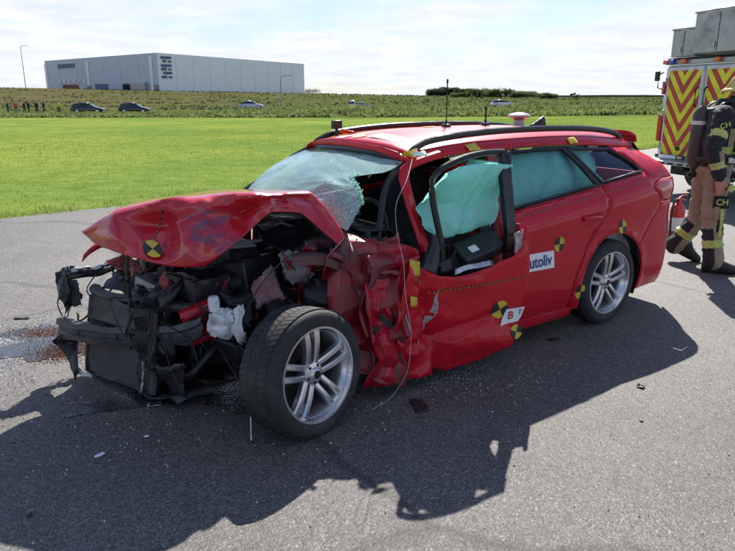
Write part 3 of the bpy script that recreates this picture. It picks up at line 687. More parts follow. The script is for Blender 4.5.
# ------------------------------------------------------------------ distant people
def far_person(x, y, rz, top, legs, label, h=1.75, seed=0, group=None):
    q = random.Random(seed); s = h / 1.75; st_ = q.uniform(.05, .16); ar = q.uniform(.02, .2)
    bones = [((0, .1, .92), (st_, .11, .5), .09, .07), ((st_, .11, .5), (st_ * .5, .12, .08), .07, .05), ((0, -.1, .92), (-st_ * .3, -.11, .5), .09, .07), ((-st_ * .3, -.11, .5), (-st_, -.12, .08), .07, .05),
             ((st_ * .5, .12, .05), (st_ * .5 + .17, .13, .04), .05, .04), ((-st_, -.12, .05), (-st_ + .17, -.13, .04), .05, .04),
             ((0, 0, .95), (0, 0, 1.32), .15, .17), ((0, .17, 1.40), (ar * .4, .23, 1.14), .06, .05), ((ar * .4, .23, 1.14), (ar + .1, .2, .92), .05, .04), ((0, -.17, 1.40), (-ar * .3, -.23, 1.14), .06, .05), ((-ar * .3, -.23, 1.14), (ar * .3, -.22, .90), .05, .04),
             ((0, 0, 1.4), (0.02, 0, 1.55), .06, .055), ((.02, 0, 1.60), (.02, 0, 1.68), .085, .085)]
    me = capsule_union(bones, .028, smooth=3)
    for k in (legs, top, 'skin', 'cloth_dark'): me.materials.append(M[k])
    for p in me.polygons:
        c = p.center
        p.material_index = 3 if c.z > 1.66 else 2 if c.z > 1.5 else (1 if c.z > .9 and not (c.z < .97 and abs(c.y) > .16) else 0)
        if c.z < .94 and abs(c.y) > .17 and c.z > .82: p.material_index = 2
    o = bpy.data.objects.new('person', me); COL.objects.link(o); o.location = tz(x, y); o.rotation_euler = (0, 0, rz); o.scale = (s, s, s)
    return tag(o, label=label, cat='person', group=group)
far_person(-50.2, 95, 1.0, 'cloth_blue', 'cloth_dark', 'person in a blue top standing beside the coral-clad person', seed=1)
far_person(-49.3, 95.4, 2.0, 'cloth_coral', 'cloth_grey', 'person in a coral top in the group of bystanders', seed=2)
GP = 'bystanders in dark clothes'
for k, (x, y) in enumerate([(-48.0, 95.2), (-47.2, 94.8), (-46.2, 95.1), (-45.3, 95.3)]):
    far_person(x, y, k * 1.3, 'cloth_dark', 'cloth_dark', 'bystander in dark clothes standing by the far track', h=1.70 + .04 * k, seed=5 + k, group=GP)
far_person(-43.1, 95, -1.2, 'cloth_vest', 'cloth_dark', 'person in a yellow high-visibility vest beside the parked estate', seed=12)
GH = 'people on the far slope'
for k, (x, y) in enumerate([(28.2, 185), (29.8, 186), (31.0, 185.5)]):
    far_person(x, y, k, 'cloth_grey', 'cloth_dark', 'person in dark clothes on the far slope below the trees', seed=20 + k, group=GH)

# ------------------------------------------------------------------ crashed car (x forward from rear axle, y to its left, z up)
CAR = empty('crashed_car', (1.286, 5.449, 0.004), 3.757, label='wrecked red estate car with crushed front end and test markers', cat='car')
zb = lambda x: 0.94 + (1.05 - x) * 0.105
ZT = [(-.62, 1.262), (-.2, 1.292), (.3, 1.315), (.9, 1.315), (1.4, 1.295), (1.75, 1.245)]
zt = lambda x: smooth_tab(ZT, x)
def Wd(x):
    wv_ = 0.90
    if x < -.1: wv_ -= 0.085 * ((-.1 - x) / .85) ** 2
    if x < -.70:
        u = min(1, (-.70 - x) / .285); wv_ -= 0.22 * (1 - math.sqrt(max(0, 1 - u * u)))
    return wv_
PROF = [(0, -.055), (.10, -.022), (.25, -.004), (.45, 0.0), (.60, -.012), (.74, -.006), (.82, .002), (.90, -.022), (1.0, -.085)]
def S(x, z):
    b0 = zb(x); yb_ = Wd(x) - .085
    if z <= b0:
        v = (z - .16) / (b0 - .16); r = Wd(x) + smooth_tab(PROF, v)
        d = math.hypot(x, z - .33); r += .016 * math.exp(-((d - .36) / .07) ** 2)   # arch lip
        return r
    u = min(1.25, (z - b0) / max(.05, zt(x) - b0)); yt_ = (.625 if x > -.1 else .625 - .08 * ((-.1 - x) / .6))
    if x < -.70: yt_ = min(yt_, yb_ - .05)
    return yb_ + (yt_ - yb_) * u + .018 * math.sin(math.pi * min(1, u))
neg = lambda f: (lambda x, z: -f(x, z))
arch = lambda a0, a1, n, r=.365: [(r * math.cos(R(a0 + (a1 - a0) * i / n)), .33 + r * math.sin(R(a0 + (a1 - a0) * i / n))) for i in range(n + 1)]
bl = lambda x0, x1, n, o=0: [(x0 + (x1 - x0) * i / n, zb(x0 + (x1 - x0) * i / n) + o) for i in range(n + 1)]
tl_ = lambda x0, x1, n, o=0: [(x0 + (x1 - x0) * i / n, zt(x0 + (x1 - x0) * i / n) + o) for i in range(n + 1)]
door_rear = [(.10, zb(.10)), (.085, .95), (.12, .84), (.22, .735), (.33, .61), (.405, .47), (.44, .30), (.45, .205)]
rear_door = bl(1.07, .106, 8, -.003) + [(x + .006, z) for x, z in door_rear[1:]] + [(1.07, .205)]
quarter = [(x - .001, z) for x, z in door_rear][::-1]
quarter = [(.449, .205), (.40, .17)] + arch(-24, 140, 22) + [(-.40, .66), (-.53, .785), (-.60, .875), (-.47, 1.005), (-.60, 1.045), (-.80, 1.045), (-.74, 1.14), (-.60, 1.258)] + tl_(-.56, -.20, 5) + [(-.31, 1.225), (-.39, 1.165), (-.445, zb(-.445) + .006)] + bl(-.40, .10, 6) + [(x - .001, z) for x, z in door_rear[1:]]
bumper = arch(141, 198, 8) + [(-.40, .20), (-.70, .20), (-.86, .22), (-.955, .30), (-.982, .45), (-.982, .70), (-.972, .86), (-.80, .862), (-.605, .865), (-.535, .778), (-.405, .652)]
lamp = [(-.475, 1.003), (-.60, .879), (-.80, .868), (-.968, .868), (-.962, .96), (-.93, 1.02), (-.86, 1.04), (-.60, 1.041)]
for sgn, SS in ((1, S), (-1, neg(S))):
    bodypanel('rear_door', rear_door, SS, 'red_paint', CAR, .05)
    bodypanel('rear_quarter', quarter, SS, 'red_paint', CAR, .045)
    bodypanel('rear_bumper_corner', bumper, SS, 'red_paint', CAR, .035)
    bodypanel('tail_light', lamp, (lambda x, z, SS=SS, s_=sgn: SS(x, z) + s_ * .004), 'red_lens', CAR, .035)
    # glazing
    gd = [(1.045, zb(1.045) + .012)] + tl_(1.045, .345, 8, -.018) + [(.25, 1.18), (.15, zb(.15) + .012)]
    gq = [(.285, zt(.285) - .02)] + tl_(.25, -.19, 6, -.02) + [(-.29, 1.215), (-.37, 1.155), (-.42, zb(-.42) + .016), (.085, zb(.085) + .014), (.19, 1.17)]
    bodypanel('rear_door_glass', gd, (lambda x, z, SS=SS, s_=sgn: SS(x, z) - s_ * .014), 'window_glass', CAR, .08, solid=0)
    bodypanel('quarter_glass', gq, (lambda x, z, SS=SS, s_=sgn: SS(x, z) - s_ * .014), 'window_glass', CAR, .08, solid=0)
    # window surrounds and pillar cover
    mb = MB()
    for poly in (gd, gq):
        pl = densify(poly, .06); pl.append(pl[0])
        mb.tube([(p.x, SS(p.x, p.y) - sgn * .004, p.y) for p in pl], .013, 6)
    mb.build('window_trim', 'black_trim', CAR)
    bodypanel('pillar_cover', [(.34, zt(.34) - .004), (.292, zt(.29) - .004), (.19, 1.17), (.09, zb(.09) + .008), (.145, zb(.145) + .008), (.245, 1.18)], (lambda x, z, SS=SS, s_=sgn: SS(x, z) + s_ * .002), 'black_trim', CAR, .05, solid=.004)
    # sill
    mb = MB(); mb.grid([[(x, sgn * y_, z) for y_, z in ((.80, .13), (.86, .135), (.875, .165), (.872, .20), (.83, .235))] for x in (.42, .8, 1.2, 1.55, 1.9)]); mb.build('sill', 'red_paint', CAR, solid=.01)
    # roof rail
    pts = [(1.66, .555, zt(1.66) + .062), (1.60, .552, zt(1.6) + .088), (1.45, .55, zt(1.45) + .108), (1.0, .548, zt(1.0) + .118), (.4, .54, zt(.4) + .12), (-.1, .525, zt(-.1) + .122), (-.42, .51, zt(-.42) + .105), (-.52, .505, zt(-.52) + .07)]
    mb = MB(); mb.tube([(x, sgn * y_, z) for x, y_, z in catmull(pts, 5)], .017, 8, flat=1.3); mb.build('roof_rail', 'black_trim', CAR)
    # rear wheel housing
    mb = MB(); mb.grid([[(.385 * math.cos(R(a)), sgn * y_, .33 + .385 * math.sin(R(a))) for y_ in (.58, .72, .872)] for a in range(-25, 206, 10)]); mb.build('wheel_arch_liner', 'satin_black', CAR)
# fuel of detail: door handle with a recess
mb = MB()
cup = []
for i in range(9):
    row = []
    for j in range(13):
        u, v = i / 8 * 2 - 1, j / 12 * 2 - 1; x = .30 - v * .115; z = .832 + u * .036; q = max(0, 1 - (abs(u) ** 2.5 + abs(v) ** 2.5))
        row.append((x, S(x, z) + .007 - .022 * q, z))
    cup.append(row)
mb.grid(cup); hd = mb.build('door_handle', 'red_paint', CAR)
mb = MB(); mb.tube(catmull([(.395, S(.395, .835) + .008, .838), (.34, S(.34, .84) + .026, .843), (.26, S(.26, .84) + .027, .841), (.205, S(.205, .835) + .012, .834)], 5), .0135, 8, flat=1.2); mb.build('grip', 'red_paint', hd)
# roof skin
rows = []
for i in range(40):
    x = -.62 + (1.70 + .62) * i / 39; t0 = zt(x); yt = S(x, t0); fr = .02 * max(0, (x - 1.4) / .3)
    half = [(yt, t0 + .003), (yt - .012, t0 + .028), (yt - .045, t0 + .058), (yt - .075, t0 + .066), (yt - .10, t0 + .078), (.38, t0 + .104), (.19, t0 + .116), (0, t0 + .12)]
    buck = .014 * fold((x, 0, 0), 3, 2.0) * max(0, (x - .9))
    rows.append([(x + (.05 * (1 - (y_ / yt) ** 2) if i == 39 else 0), y_, z + buck) for y_, z in half] + [(x + (.05 * (1 - (y_ / yt) ** 2) if i == 39 else 0), -y_, z + buck) for y_, z in half[-2::-1]])
ROOF_ROWS = rows; mb = MB(); mb.grid(rows); mb.build('roof', 'red_paint', CAR, solid=.008, angle=60)
# tailgate, rear window, bumper rear
rows = []
for z, x in ((1.384, -.585), (1.372, -.66), (1.345, -.72), (1.30, -.735)): rows.append([(x - .03 * (1 - (k / 6) ** 2), .085 * k, z + .012 * (1 - (k / 6) ** 2)) for k in range(-6, 7)])
mb = MB(); mb.grid(rows); mb.build('spoiler', 'red_paint', CAR, solid=.02)
mb = MB(); mb.grid([[(x - .05 * (1 - (k / 6) ** 2), y_ * k / 6, z) for k in range(-6, 7)] for x, y_, z in ((-.67, .53, 1.30), (-.76, .585, 1.17), (-.84, .63, 1.05))]); mb.build('rear_window', 'window_glass', CAR)
mb = MB(); mb.grid([[(x - .045 * (1 - (k / 6) ** 2), y_ * k / 6, z) for k in range(-6, 7)] for x, y_, z in ((-.845, .64, 1.045), (-.905, .66, 1.02), (-.945, .655, .95), (-.955, .65, .85), (-.935, .62, .70))]); mb.build('tailgate', 'red_paint', CAR, solid=.01)
mb = MB(); mb.grid([[(x - .03 * (1 - (k / 6) ** 2), y_ * k / 6, z) for k in range(-6, 7)] for x, y_, z in ((-.94, .60, .72), (-.985, .61, .68), (-.985, .62, .42), (-.955, .63, .28), (-.86, .63, .20))]); mb.build('rear_bumper', 'red_paint', CAR, solid=.01)
# floor and inner structure
mb = MB(); mb.box((.75, 0, .22), (3.1, 1.55, .10)); mb.build('floor_pan', 'satin_black', CAR)
mb = MB(); mb.box((-.62, 0, .45), (.5, 1.15, .36)); mb.build('boot_floor', 'satin_black', CAR)
for sy in (1, -1):
    mb = MB(); mb.tube([(1.13, sy * .80, .2), (1.12, sy * .805, .6), (1.11, sy * .79, .95), (1.08, sy * .70, 1.18), (1.05, sy * .63, 1.30)], [.07, .06, .05, .04, .04], 8, flat=.8); mb.build('door_pillar', 'red_torn' if sy > 0 else 'satin_black', CAR)
# inner trim panels (dark)
for sy in (1, -1):
    bodypanel('door_card', [(1.03, .26), (1.03, .91), (.16, 1.0), (.20, .86), (.45, .6), (.5, .26)], (lambda x, z, s_=sy: s_ * (S(x, z) - .09)), 'seat_cloth', CAR, .2)
# seats
def seat(x, y, m1, tilt=0.0, name='seat'):
    mb = MB()
    mb.grid([[(x + .27 - .5 * i / 5, y - .24 + .48 * j / 6, .50 + .035 * math.cos(i * .9) + .035 * (abs(j - 3) / 3) ** 3) for j in range(7)] for i in range(6)])
    rows = []
    for i in range(9):
        v = i / 8; zx = .50 + .60 * v; bx = x - .20 - .20 * v - tilt * v; wd = .25 - .09 * max(0, v - .6) * 2
        rows.append([(bx - .05 * abs(math.cos(a)) * 0 + .07 * math.cos(a), y + wd * math.sin(a), zx) for a in [k * math.pi / 6 for k in range(13)]])
    mb.grid(rows); mb.add([rows[-1][k] for k in range(12)], [tuple(range(12))])
    s_ = mb.build(name, m1, CAR)
    mb = MB(); mb.grid([[(x - .44 - tilt + .05 * math.cos(k * math.pi / 5) * q, y + .12 * math.sin(k * math.pi / 5) * q, z) for k in range(11)] for z, q in ((1.10, .4), (1.13, 1), (1.24, 1), (1.28, .5))]); mb.build('headrest', m1, s_)
seat(1.28, .38, 'seat_cloth', .06); seat(1.28, -.38, 'seat_cloth'); seat(.42, .36, 'seat_cloth'); seat(.42, -.36, 'seat_cloth')
# side curtain airbags
for sy, ln in ((1, 1.80),):
    rows = []; n = 110
    for i in range(n + 1):
        x = -.18 + (ln + .18) * i / n; row = []; e = min(1, min(i, n - i) / 10); lob = .6 + .4 * abs(math.sin(x * 4.3 + .5)) ** .6
        for k in range(33):
            a = 2 * math.pi * k / 32; th = .075 * e * lob; zc_ = (zt(min(x, 1.7)) + .9) / 2 - .02; hh = (zt(min(x, 1.7)) - .90) / 2 * (.35 + .65 * e ** .5) + .035 * math.sin(x * 4.3 + .5)
            wr = .032 * (.5 - abs(noise.noise(Vector((x * 7, math.sin(a) * 2.2, sy))))) + .007 * noise.noise(Vector((x * 23, math.sin(a) * 7, sy))) - .035 * math.exp(-((x * 3.1 + .25 * math.sin(a)) % 1 - .5) ** 2 / .006)
            ob = (.22 + .19 * max(0, math.sin(a) + .1)) * max(0, min(1, (x - 1.15) / .07)) if sy > 0 else 0
            row.append((x, sy * (.585 + ob - .10 * math.sin(a) * .5 + th * math.cos(a) + wr), zc_ + hh * math.sin(a)))
        rows.append(row)
    mb = MB(); mb.grid(rows); mb.build('curtain_airbag', 'airbag', CAR)
# driver airbag and steering wheel, dashboard
mb = MB(); mb.lathe([(.17 + .016 * math.cos(R(a)), .016 * math.sin(R(a))) for a in range(0, 360, 45)], 28, 'x', (1.80, .36, .86), close=True)
mb.box((1.80, .36, .86), (.03, .33, .05)); mb.build('steering_wheel', 'black_plastic', CAR)
rows = []
for i in range(9):
    u = i / 8
    rows.append([(2.12 - .42 * u ** .8 + .03 * fold((y_ / 10, u, 0), 4, 5), y_ / 10, .93 - .02 * u - .36 * u ** 3 + .035 * fold((u, y_ / 10, 0), 2, 4)) for y_ in range(-7, 8)])
mb = MB(); mb.grid(rows); mb.build('dashboard', 'black_plastic', CAR, solid=.01)
mb = MB(); mb.grid([[(2.10 + .05 * fold((0, y_ / 8, z), 5, 4), y_ / 8, z) for y_ in range(-6, 7)] for z in (.2, .35, .5, .65, .8, .92)]); mb.build('bulkhead', 'dark_steel', CAR, solid=.01)
# red-brown things in the cabin opening
def crumple(name, corners, matn, parent=None, n=10, amp=.03, seed=0, s=5.0, solid=.003, jag=.0, angle=24):
    a, b_, c, d = (Vector(p) for p in corners); nrm = (b_ - a).cross(d - a).normalized(); mb = MB(); rows = []
    for i in range(n + 1):
        row = []
        for j in range(n + 1):
            u, v = i / n, j / n; p = a.lerp(b_, u).lerp(d.lerp(c, u), v)
            q = p + nrm * amp * (fold(p, seed, s) * 1.6 + .5 * fold(p, seed + 9, s * 2.6))
            q += Vector((noise.noise(p * s * 1.5 + Vector((seed, 0, 0))), noise.noise(p * s * 1.5 + Vector((0, seed, 5))), noise.noise(p * s * 1.5 + Vector((3, 0, seed))))) * amp * 1.5
            if jag and (i in (0, n) or j in (0, n)): q += Vector((rnd.uniform(-1, 1), rnd.uniform(-1, 1), rnd.uniform(-1, 1))) * jag
            row.append(q)
        rows.append(row)
    mb.grid(rows); return mb.build(name, matn, CAR if parent is None else parent, solid=solid, angle=angle)
crumple('torn_trim', [(1.50, .62, .66), (1.15, .70, .62), (1.12, .66, .90), (1.42, .58, .94)], 'seat_red', amp=.04, seed=3)
crumple('torn_trim', [(1.72, .70, .62), (1.45, .74, .60), (1.45, .68, .86), (1.70, .62, .84)], 'seat_cloth', amp=.04, seed=4)
mb = MB(); mb.tube(catmull([(1.20, .73, 1.02), (1.24, .76, .90), (1.22, .80, .80), (1.28, .83, .72)], 5), .010, 6); mb.tube(catmull([(1.16, .75, .99), (1.19, .79, .88), (1.17, .82, .76)], 5), .008, 6); mb.build('seat_belt_anchor', 'bare_metal', CAR)
for sy in (1, -1):
    bodypanel('brightening_boot_trim', [(.06, .50), (-.60, .50), (-.66, 1.0), (-.42, 1.08), (.08, 1.03)], (lambda x, z, s_=sy: s_ * (S(x, z) - .10)), 'brightening_boot_trim', CAR, .12)  # pale lining added behind the quarter glass so the panes look lighter
mb = MB(); mb.box((-.25, 0, .86), (.62, 1.2, .03)); mb.build('load_cover', 'brightening_boot_trim', CAR, bevel=.01)
# ---- front left door, buckled and standing ajar
def D(x, z):
    base = .92 + .19 * max(0, 2.2 - x) - .05 * max(0, x - 2.1)
    v = (z - .1) / .75
    y = base + .035 * math.sin(math.pi * min(1, max(0, v)) * .9) + .045 * math.exp(-((z - .24) / .07) ** 2) * min(1, max(0, (2.25 - x) / .5)) * (.5 + .5 * math.sin((x - 1.2) * 6))
    amp = .018 + .06 * max(0, min(1, (x - 1.5) / .45)) + .03 * math.exp(-((z - .22) / .12) ** 2)
    return y + amp * fold((x, .3, z), 6, 3.2) + .09 * max(0, (x - 1.40)) * fold((x, 0, z), 2, 6) - .05 * math.exp(-((x - 1.84 - .25 * (z - .4)) / .035) ** 2) - .03 * math.exp(-((z - .36 + .25 * (x - 1.6)) / .03) ** 2) * min(1, max(0, (x - 1.35) / .2))
dpoly = [(1.985, .775), (1.93, .75), (1.80, .68), (1.70, .662), (1.58, .672), (1.47, .695), (1.40, .725), (1.31, .745), (1.235, .785), (1.225, .925), (1.205, .92), (1.19, .70), (1.205, .60), (1.225, .47), (1.26, .30), (1.29, .185), (1.38, .14), (1.485, .105), (1.65, .085), (1.83, .078), (1.96, .072), (2.06, .075), (2.075, .16), (2.06, .30), (2.07, .45), (2.04, .56), (2.02, .66)]
fd = bodypanel('front_door', dpoly, D, 'red_paint', CAR, .022, solid=.008)
# door rear edge: inner return with latch
crumple('door_shut_face', [(1.20, 1.095, .62), (1.24, .97, .60), (1.26, .955, .92), (1.215, 1.08, .92)], 'red_scuffed', fd, amp=.012, seed=2, n=7)
crumple('latch_plate', [(1.29, 1.105, .74), (1.22, 1.112, .73), (1.225, 1.10, .90), (1.285, 1.09, .89)], 'grey_scrape', fd, amp=.012, seed=5, n=7, jag=.006)
crumple('door_inner', [(2.0, .86, .16), (1.28, .99, .2), (1.28, .97, .66), (1.95, .85, .64)], 'black_plastic', fd, amp=.02, seed=7)
# window frame of the door
fr_pts = [(1.74, .975, .75), (1.752, .975, .83), (1.762, .965, .91), (1.795, .945, 1.08), (1.800, .935, 1.20), (1.76, .935, 1.25), (1.705, .94, 1.283), (1.568, .95, 1.325), (1.42, .955, 1.342), (1.27, .955, 1.34)]
mb = MB(); mb.tube(catmull(fr_pts, 6), .0155, 8, flat=1.2); mb.build('window_frame', 'black_trim', fd)
mb = MB(); mb.grid([[(x + dx_, y_ + .012 * dy_, z) for dx_, dy_ in ((.036, -1), (.034, 1.2), (-.030, 1.6), (-.034, -.6))] for x, y_, z in ((1.265, .955, 1.345), (1.268, .972, 1.2), (1.275, 1.01, 1.05), (1.285, 1.05, .90), (1.285, 1.06, .76))]); mb.build('window_frame_post', 'black_trim', fd, solid=.012)
mb = MB(); mb.tube(catmull([(1.84, .96, .70), (1.79, .95, .80), (1.775, .945, .90)], 4), [.06, .05, .05, .05, .04, .04, .03, .03, .02], 8); mb.build('mirror_base', 'black_plastic', fd)
rows = [[(1.76 + .07 * q * math.cos(a) + .02 * i, 1.0 + .10 * i / 3, .76 + .06 * q * math.sin(a)) for a in [k * math.pi / 6 for k in range(13)]] for i, q in enumerate((.4, 1, 1, .5))]
# black module lying on the sill of the door window, with white label and silver foil
rm = Matrix.Rotation(R(-8), 3, 'Z') @ Matrix.Rotation(R(14), 3, 'Y') @ Matrix.Rotation(R(-28), 3, 'X')
mb = MB(); mb.box((1.42, .93, .775), (.30, .17, .075), rm); md = mb.build('door_module', 'black_plastic', CAR, bevel=.012)
mb = MB(); mb.box(Vector((1.42, .93, .775)) + rm @ Vector((.055, .02, .0395)), (.055, .05, .002), rm); mb.build('label', 'paper', md, smooth=False)
crumple('foil_edge', [(1.66, 1.0, .665), (1.40, 1.05, .70), (1.39, 1.03, .73), (1.65, .985, .695)], 'bare_metal', amp=.012, seed=8, n=8)
crumple('trim_shard', [(1.72, .94, .66), (1.55, .96, .66), (1.56, .93, .78), (1.70, .92, .75)], 'black_plastic', amp=.03, seed=9, jag=.015)
crumple('trim_shard', [(1.40, .86, .80), (1.27, .93, .76), (1.25, .90, .88), (1.33, .82, .92)], 'satin_black', amp=.03, seed=19, jag=.015)
crumple('trim_shard', [(1.60, .80, .80), (1.42, .84, .82), (1.36, .80, .93), (1.52, .74, .92)], 'black_plastic', amp=.035, seed=29, jag=.015)
# ---- A pillar and header, buckled
mb = MB(); mb.tube(catmull([(1.50, .64, 1.315), (1.64, .635, 1.285), (1.735, .63, 1.25), (1.775, .655, 1.19), (1.775, .73, 1.02), (1.765, .80, .88), (1.76, .845, .78)], 5), .034, 8, flat=.8); mb.build('a_pillar', 'red_paint', CAR)
mb = MB(); mb.tube(catmull([(1.74, .56, 1.26), (1.85, .58, 1.14), (1.93, .64, .98), (1.98, .68, .86)], 5), .020, 7); mb.build('pillar_lining', 'satin_black', CAR)
mb = MB(); mb.tube(catmull([(1.62, -.60, 1.30), (1.8, -.63, 1.22), (2.0, -.67, 1.09), (2.2, -.71, .97)], 6), .026, 8); mb.build('a_pillar', 'black_trim', CAR)
mb = MB(); mb.tube([(1.70, .60, 1.272), (1.75, .3, 1.315), (1.76, 0, 1.325), (1.74, -.3, 1.315), (1.66, -.59, 1.285)], .016, 6); mb.build('windscreen_seal', 'black_trim', CAR)
# ---- windscreen with shattered sagging part
BL, BR, TL, TR = Vector((2.17, -.70, .985)), Vector((2.21, .70, .93)), Vector((1.665, -.575, 1.290)), Vector((1.712, .575, 1.280))
NU, NV = 64, 34; me_v = []; crk = []; rows = []
def wsp(u, v):
    p = BL.lerp(BR, u).lerp(TL.lerp(TR, u), v)
    p += Vector((.10 * math.sin(math.pi * u), 0, .045 * math.sin(math.pi * u))) * (1 - .45 * v)
    p += Vector((.03, 0, .04)) * math.sin(math.pi * v)
    s_ = math.exp(-(((u - .80) / .19) ** 2 + ((v - .26) / .22) ** 2))
    p += Vector((-.02, .06, .05)) * s_
    p += Vector((.3, 0, .5)) * (.03 * noise.noise(Vector((u * 9, v * 6, 3))) + .02 * (.5 - abs(noise.noise(Vector((u * 6, v * 9, 8)))))) * (s_ + .25)
    c = .25 + .9 * s_ + .35 * max(0, .5 - v) + .55 * math.exp(-((v - (1.02 - .5 * u)) / .10) ** 2) * (u > .45) + .35 * (u > .9)
    return p, c
def ub(v):
    r_ = .025 * noise.noise(Vector((v * 9, 1, 0))) + .012 * noise.noise(Vector((v * 31, 4, 0)))
    k = min(1, max(0, (v - .50) / .13)); k = k * k * (3 - 2 * k)
    return 1 - .15 * math.exp(-((v - .55) / .15) ** 2) + r_ * math.exp(-((v - .5) / .3) ** 2)
NU, NV = 110, 56
for j in range(NV + 1):
    for i in range(NU + 1):
        p, c = wsp(i / NU * ub(j / NV), j / NV); me_v.append(tuple(p)); crk.append(c)
fs = [(j * (NU + 1) + i, j * (NU + 1) + i + 1, (j + 1) * (NU + 1) + i + 1, (j + 1) * (NU + 1) + i) for j in range(NV) for i in range(NU)]
rl = sorted((Vector(p) for p in ROOF_ROWS[-1]), key=lambda p: p.y)
mb = MB(); mb.grid([rl, [p.lerp(wsp(max(0, min(1, (p.y + .575) / 1.15)), 1.0)[0] + Vector((0, 0, .006)), .55) + Vector((.008, 0, .010)) for p in rl], [wsp(max(0, min(1, (p.y + .575) / 1.15)), .985)[0] + Vector((0, 0, .006)) for p in rl]]); mb.build('roof_header', 'red_paint', CAR, solid=.004)
mb = MB(); mb.add(me_v, fs); ws = mb.build('windscreen', 'cracked_glass', CAR, angle=180, label='shattered green-tinted windscreen, torn open on the driver side')
ca = ws.data.attributes.new('crack', 'FLOAT', 'POINT'); ca.data.foreach_set('value', crk)
# loose glass crumbs clinging along the tear
mb = MB()
for k in range(260):
    v = rnd.uniform(.05, .62); u = ub(v) + rnd.gauss(-.012, .010); p, _ = wsp(u, v); p = p + Vector((rnd.gauss(0, .006), rnd.gauss(0, .006), rnd.gauss(.004, .006))); s_ = rnd.uniform(.003, .007)
    mb.box(p, (s_, s_, s_ * .7), Matrix.Rotation(rnd.uniform(0, 3), 3, (rnd.random(), rnd.random(), 1)))
mb.build('glass_crumbs', 'cracked_glass', ws, smooth=False, kind='stuff')
mb = MB(); mb.tube([(2.13, .10, 1.07), (2.02, .14, 1.16)], .006, 5); mb.build('rear_view_stalk', 'black_plastic', CAR)

# ---- bonnet, folded up and torn to one side
HF = [(3.30, -.50, .88), (3.12, -.64, .95), (2.92, -.70, .99), (2.74, -.70, 1.0), (2.56, -.70, 1.01), (2.42, -.68, 1.02), (2.27, -.55, 1.03), (2.21, .0, 1.02), (2.19, .40, .95), (2.20, .62, .90)]
HR = [(3.436, -.03, .954), (3.307, .18, 1.085), (3.107, .38, 1.15), (2.932, .48, 1.167), (2.775, .56, 1.179), (2.618, .60, 1.166), (2.348, .52, 1.145), (2.295, .58, 1.075), (2.256, .64, .995), (2.236, .72, .905)]
HM = [(3.425, .0, .935), (3.29, .27, .985), (3.115, .40, 1.005), (2.975, .585, .985), (2.785, .575, 1.05), (2.64, .66, 1.12), (2.421, .60, 1.10), (2.353, .63, 1.026), (2.308, .68, .951), (2.269, .74, .89)]
HL = [(3.401, .08, .904), (3.321, .34, .878), (3.155, .50, .829), (3.011, .62, .834), (2.842, .66, .951), (2.653, .66, 1.077), (2.47, .64, 1.051), (2.397, .66, .991), (2.346, .70, .931), (2.302, .75, .879)]
def mixline(q, n):
    c_ = catmull(q, n); q = [Vector(p) for p in q]; l_ = [q[i].lerp(q[i + 1], k / n) for i in range(len(q) - 1) for k in range(n)] + [q[-1]]
    return [a.lerp(b_, .55) for a, b_ in zip(c_, l_)]
HN = Vector((.35, .80, .45))
HA = [Vector(a).lerp(Vector(b_), .36) + HN * o for a, b_, o in zip(HR, HL, (0, .04, -.06, .07, -.075, .03, 0, 0, 0, 0))]
HB = [Vector(a).lerp(Vector(b_), .70) + HN * o for a, b_, o in zip(HR, HL, (0, .05, -.01, .07, -.03, .03, .01, 0, 0, 0))]
cols = [mixline(q, 12) for q in (HF, HR, HA, HB, HL)]
rows = []
for i in range(len(cols[0])):
    r4 = [cols[k][i] for k in range(5)]; row = []
    for k in range(4):
        cr4 = catmull(r4, 9)
        for q in range(9): row.append(r4[k].lerp(r4[k + 1], q / 9).lerp(cr4[k * 9 + q], .45))
    row.append(r4[4]); rows.append(row)
def f1(p, sc_, seed):
    # distance to the nearest of scattered dent centres: dished facets that meet in sharp creases
    q = p * sc_ + Vector((seed * 3.7, seed * 1.9, seed * 5.3)); q = q + Vector((noise.noise(q * .7), noise.noise(q * .7 + Vector((5, 5, 5))), 0)) * .35
    return noise.voronoi(q)[0][0] / sc_
def hood_disp(p):
    near = max(0, min(1, (p.y - .0) / .35)) * (1 if p.x > 2.55 else .35)
    return Vector((.30, .85, .25)) * (.44 * near * (f1(p, 5.2, 1) - .085) + .10 * near * (f1(p, 12.0, 6) - .035) - .03 * near * abs(noise.noise(p * 3 + Vector((4, 2, 8)))))
rows = [[p + hood_disp(p) for p in row] for row in rows]
mb = MB(); mb.grid(rows); hood = mb.build('bonnet', 'bonnet_paint', CAR, solid=.006, angle=30, label='crumpled red bonnet bent up over the engine bay')
mb = MB(); mb.grid([[p + Vector((-.02, -.05, -.03)) for p in row[3:-3:3]] for row in rows[3:-3:3]]); mb.build('bonnet_underside', 'satin_black', hood, solid=.004)
def hood_pt(i, k): return rows[max(0, min(len(rows) - 1, int(i)))][max(0, min(len(rows[0]) - 1, int(k)))]
def hood_patch(name, i0, i1, k0, k1, matn, off=.006):
    mb = MB(); P = []
    for i in range(i0, i1 + 1):
        row = []
        for k in range(k0, k1 + 1):
            a = rows[i][k]; du = rows[min(i + 1, len(rows) - 1)][k] - rows[i - 1][k]; dv_ = rows[i][min(k + 1, len(rows[0]) - 1)] - rows[i][k - 1]
            n_ = du.cross(dv_).normalized()
            if n_.z < 0: n_ = -n_
            row.append(a + n_ * off)
        P.append(row)
    mb.grid(P); return mb.build(name, matn, hood)

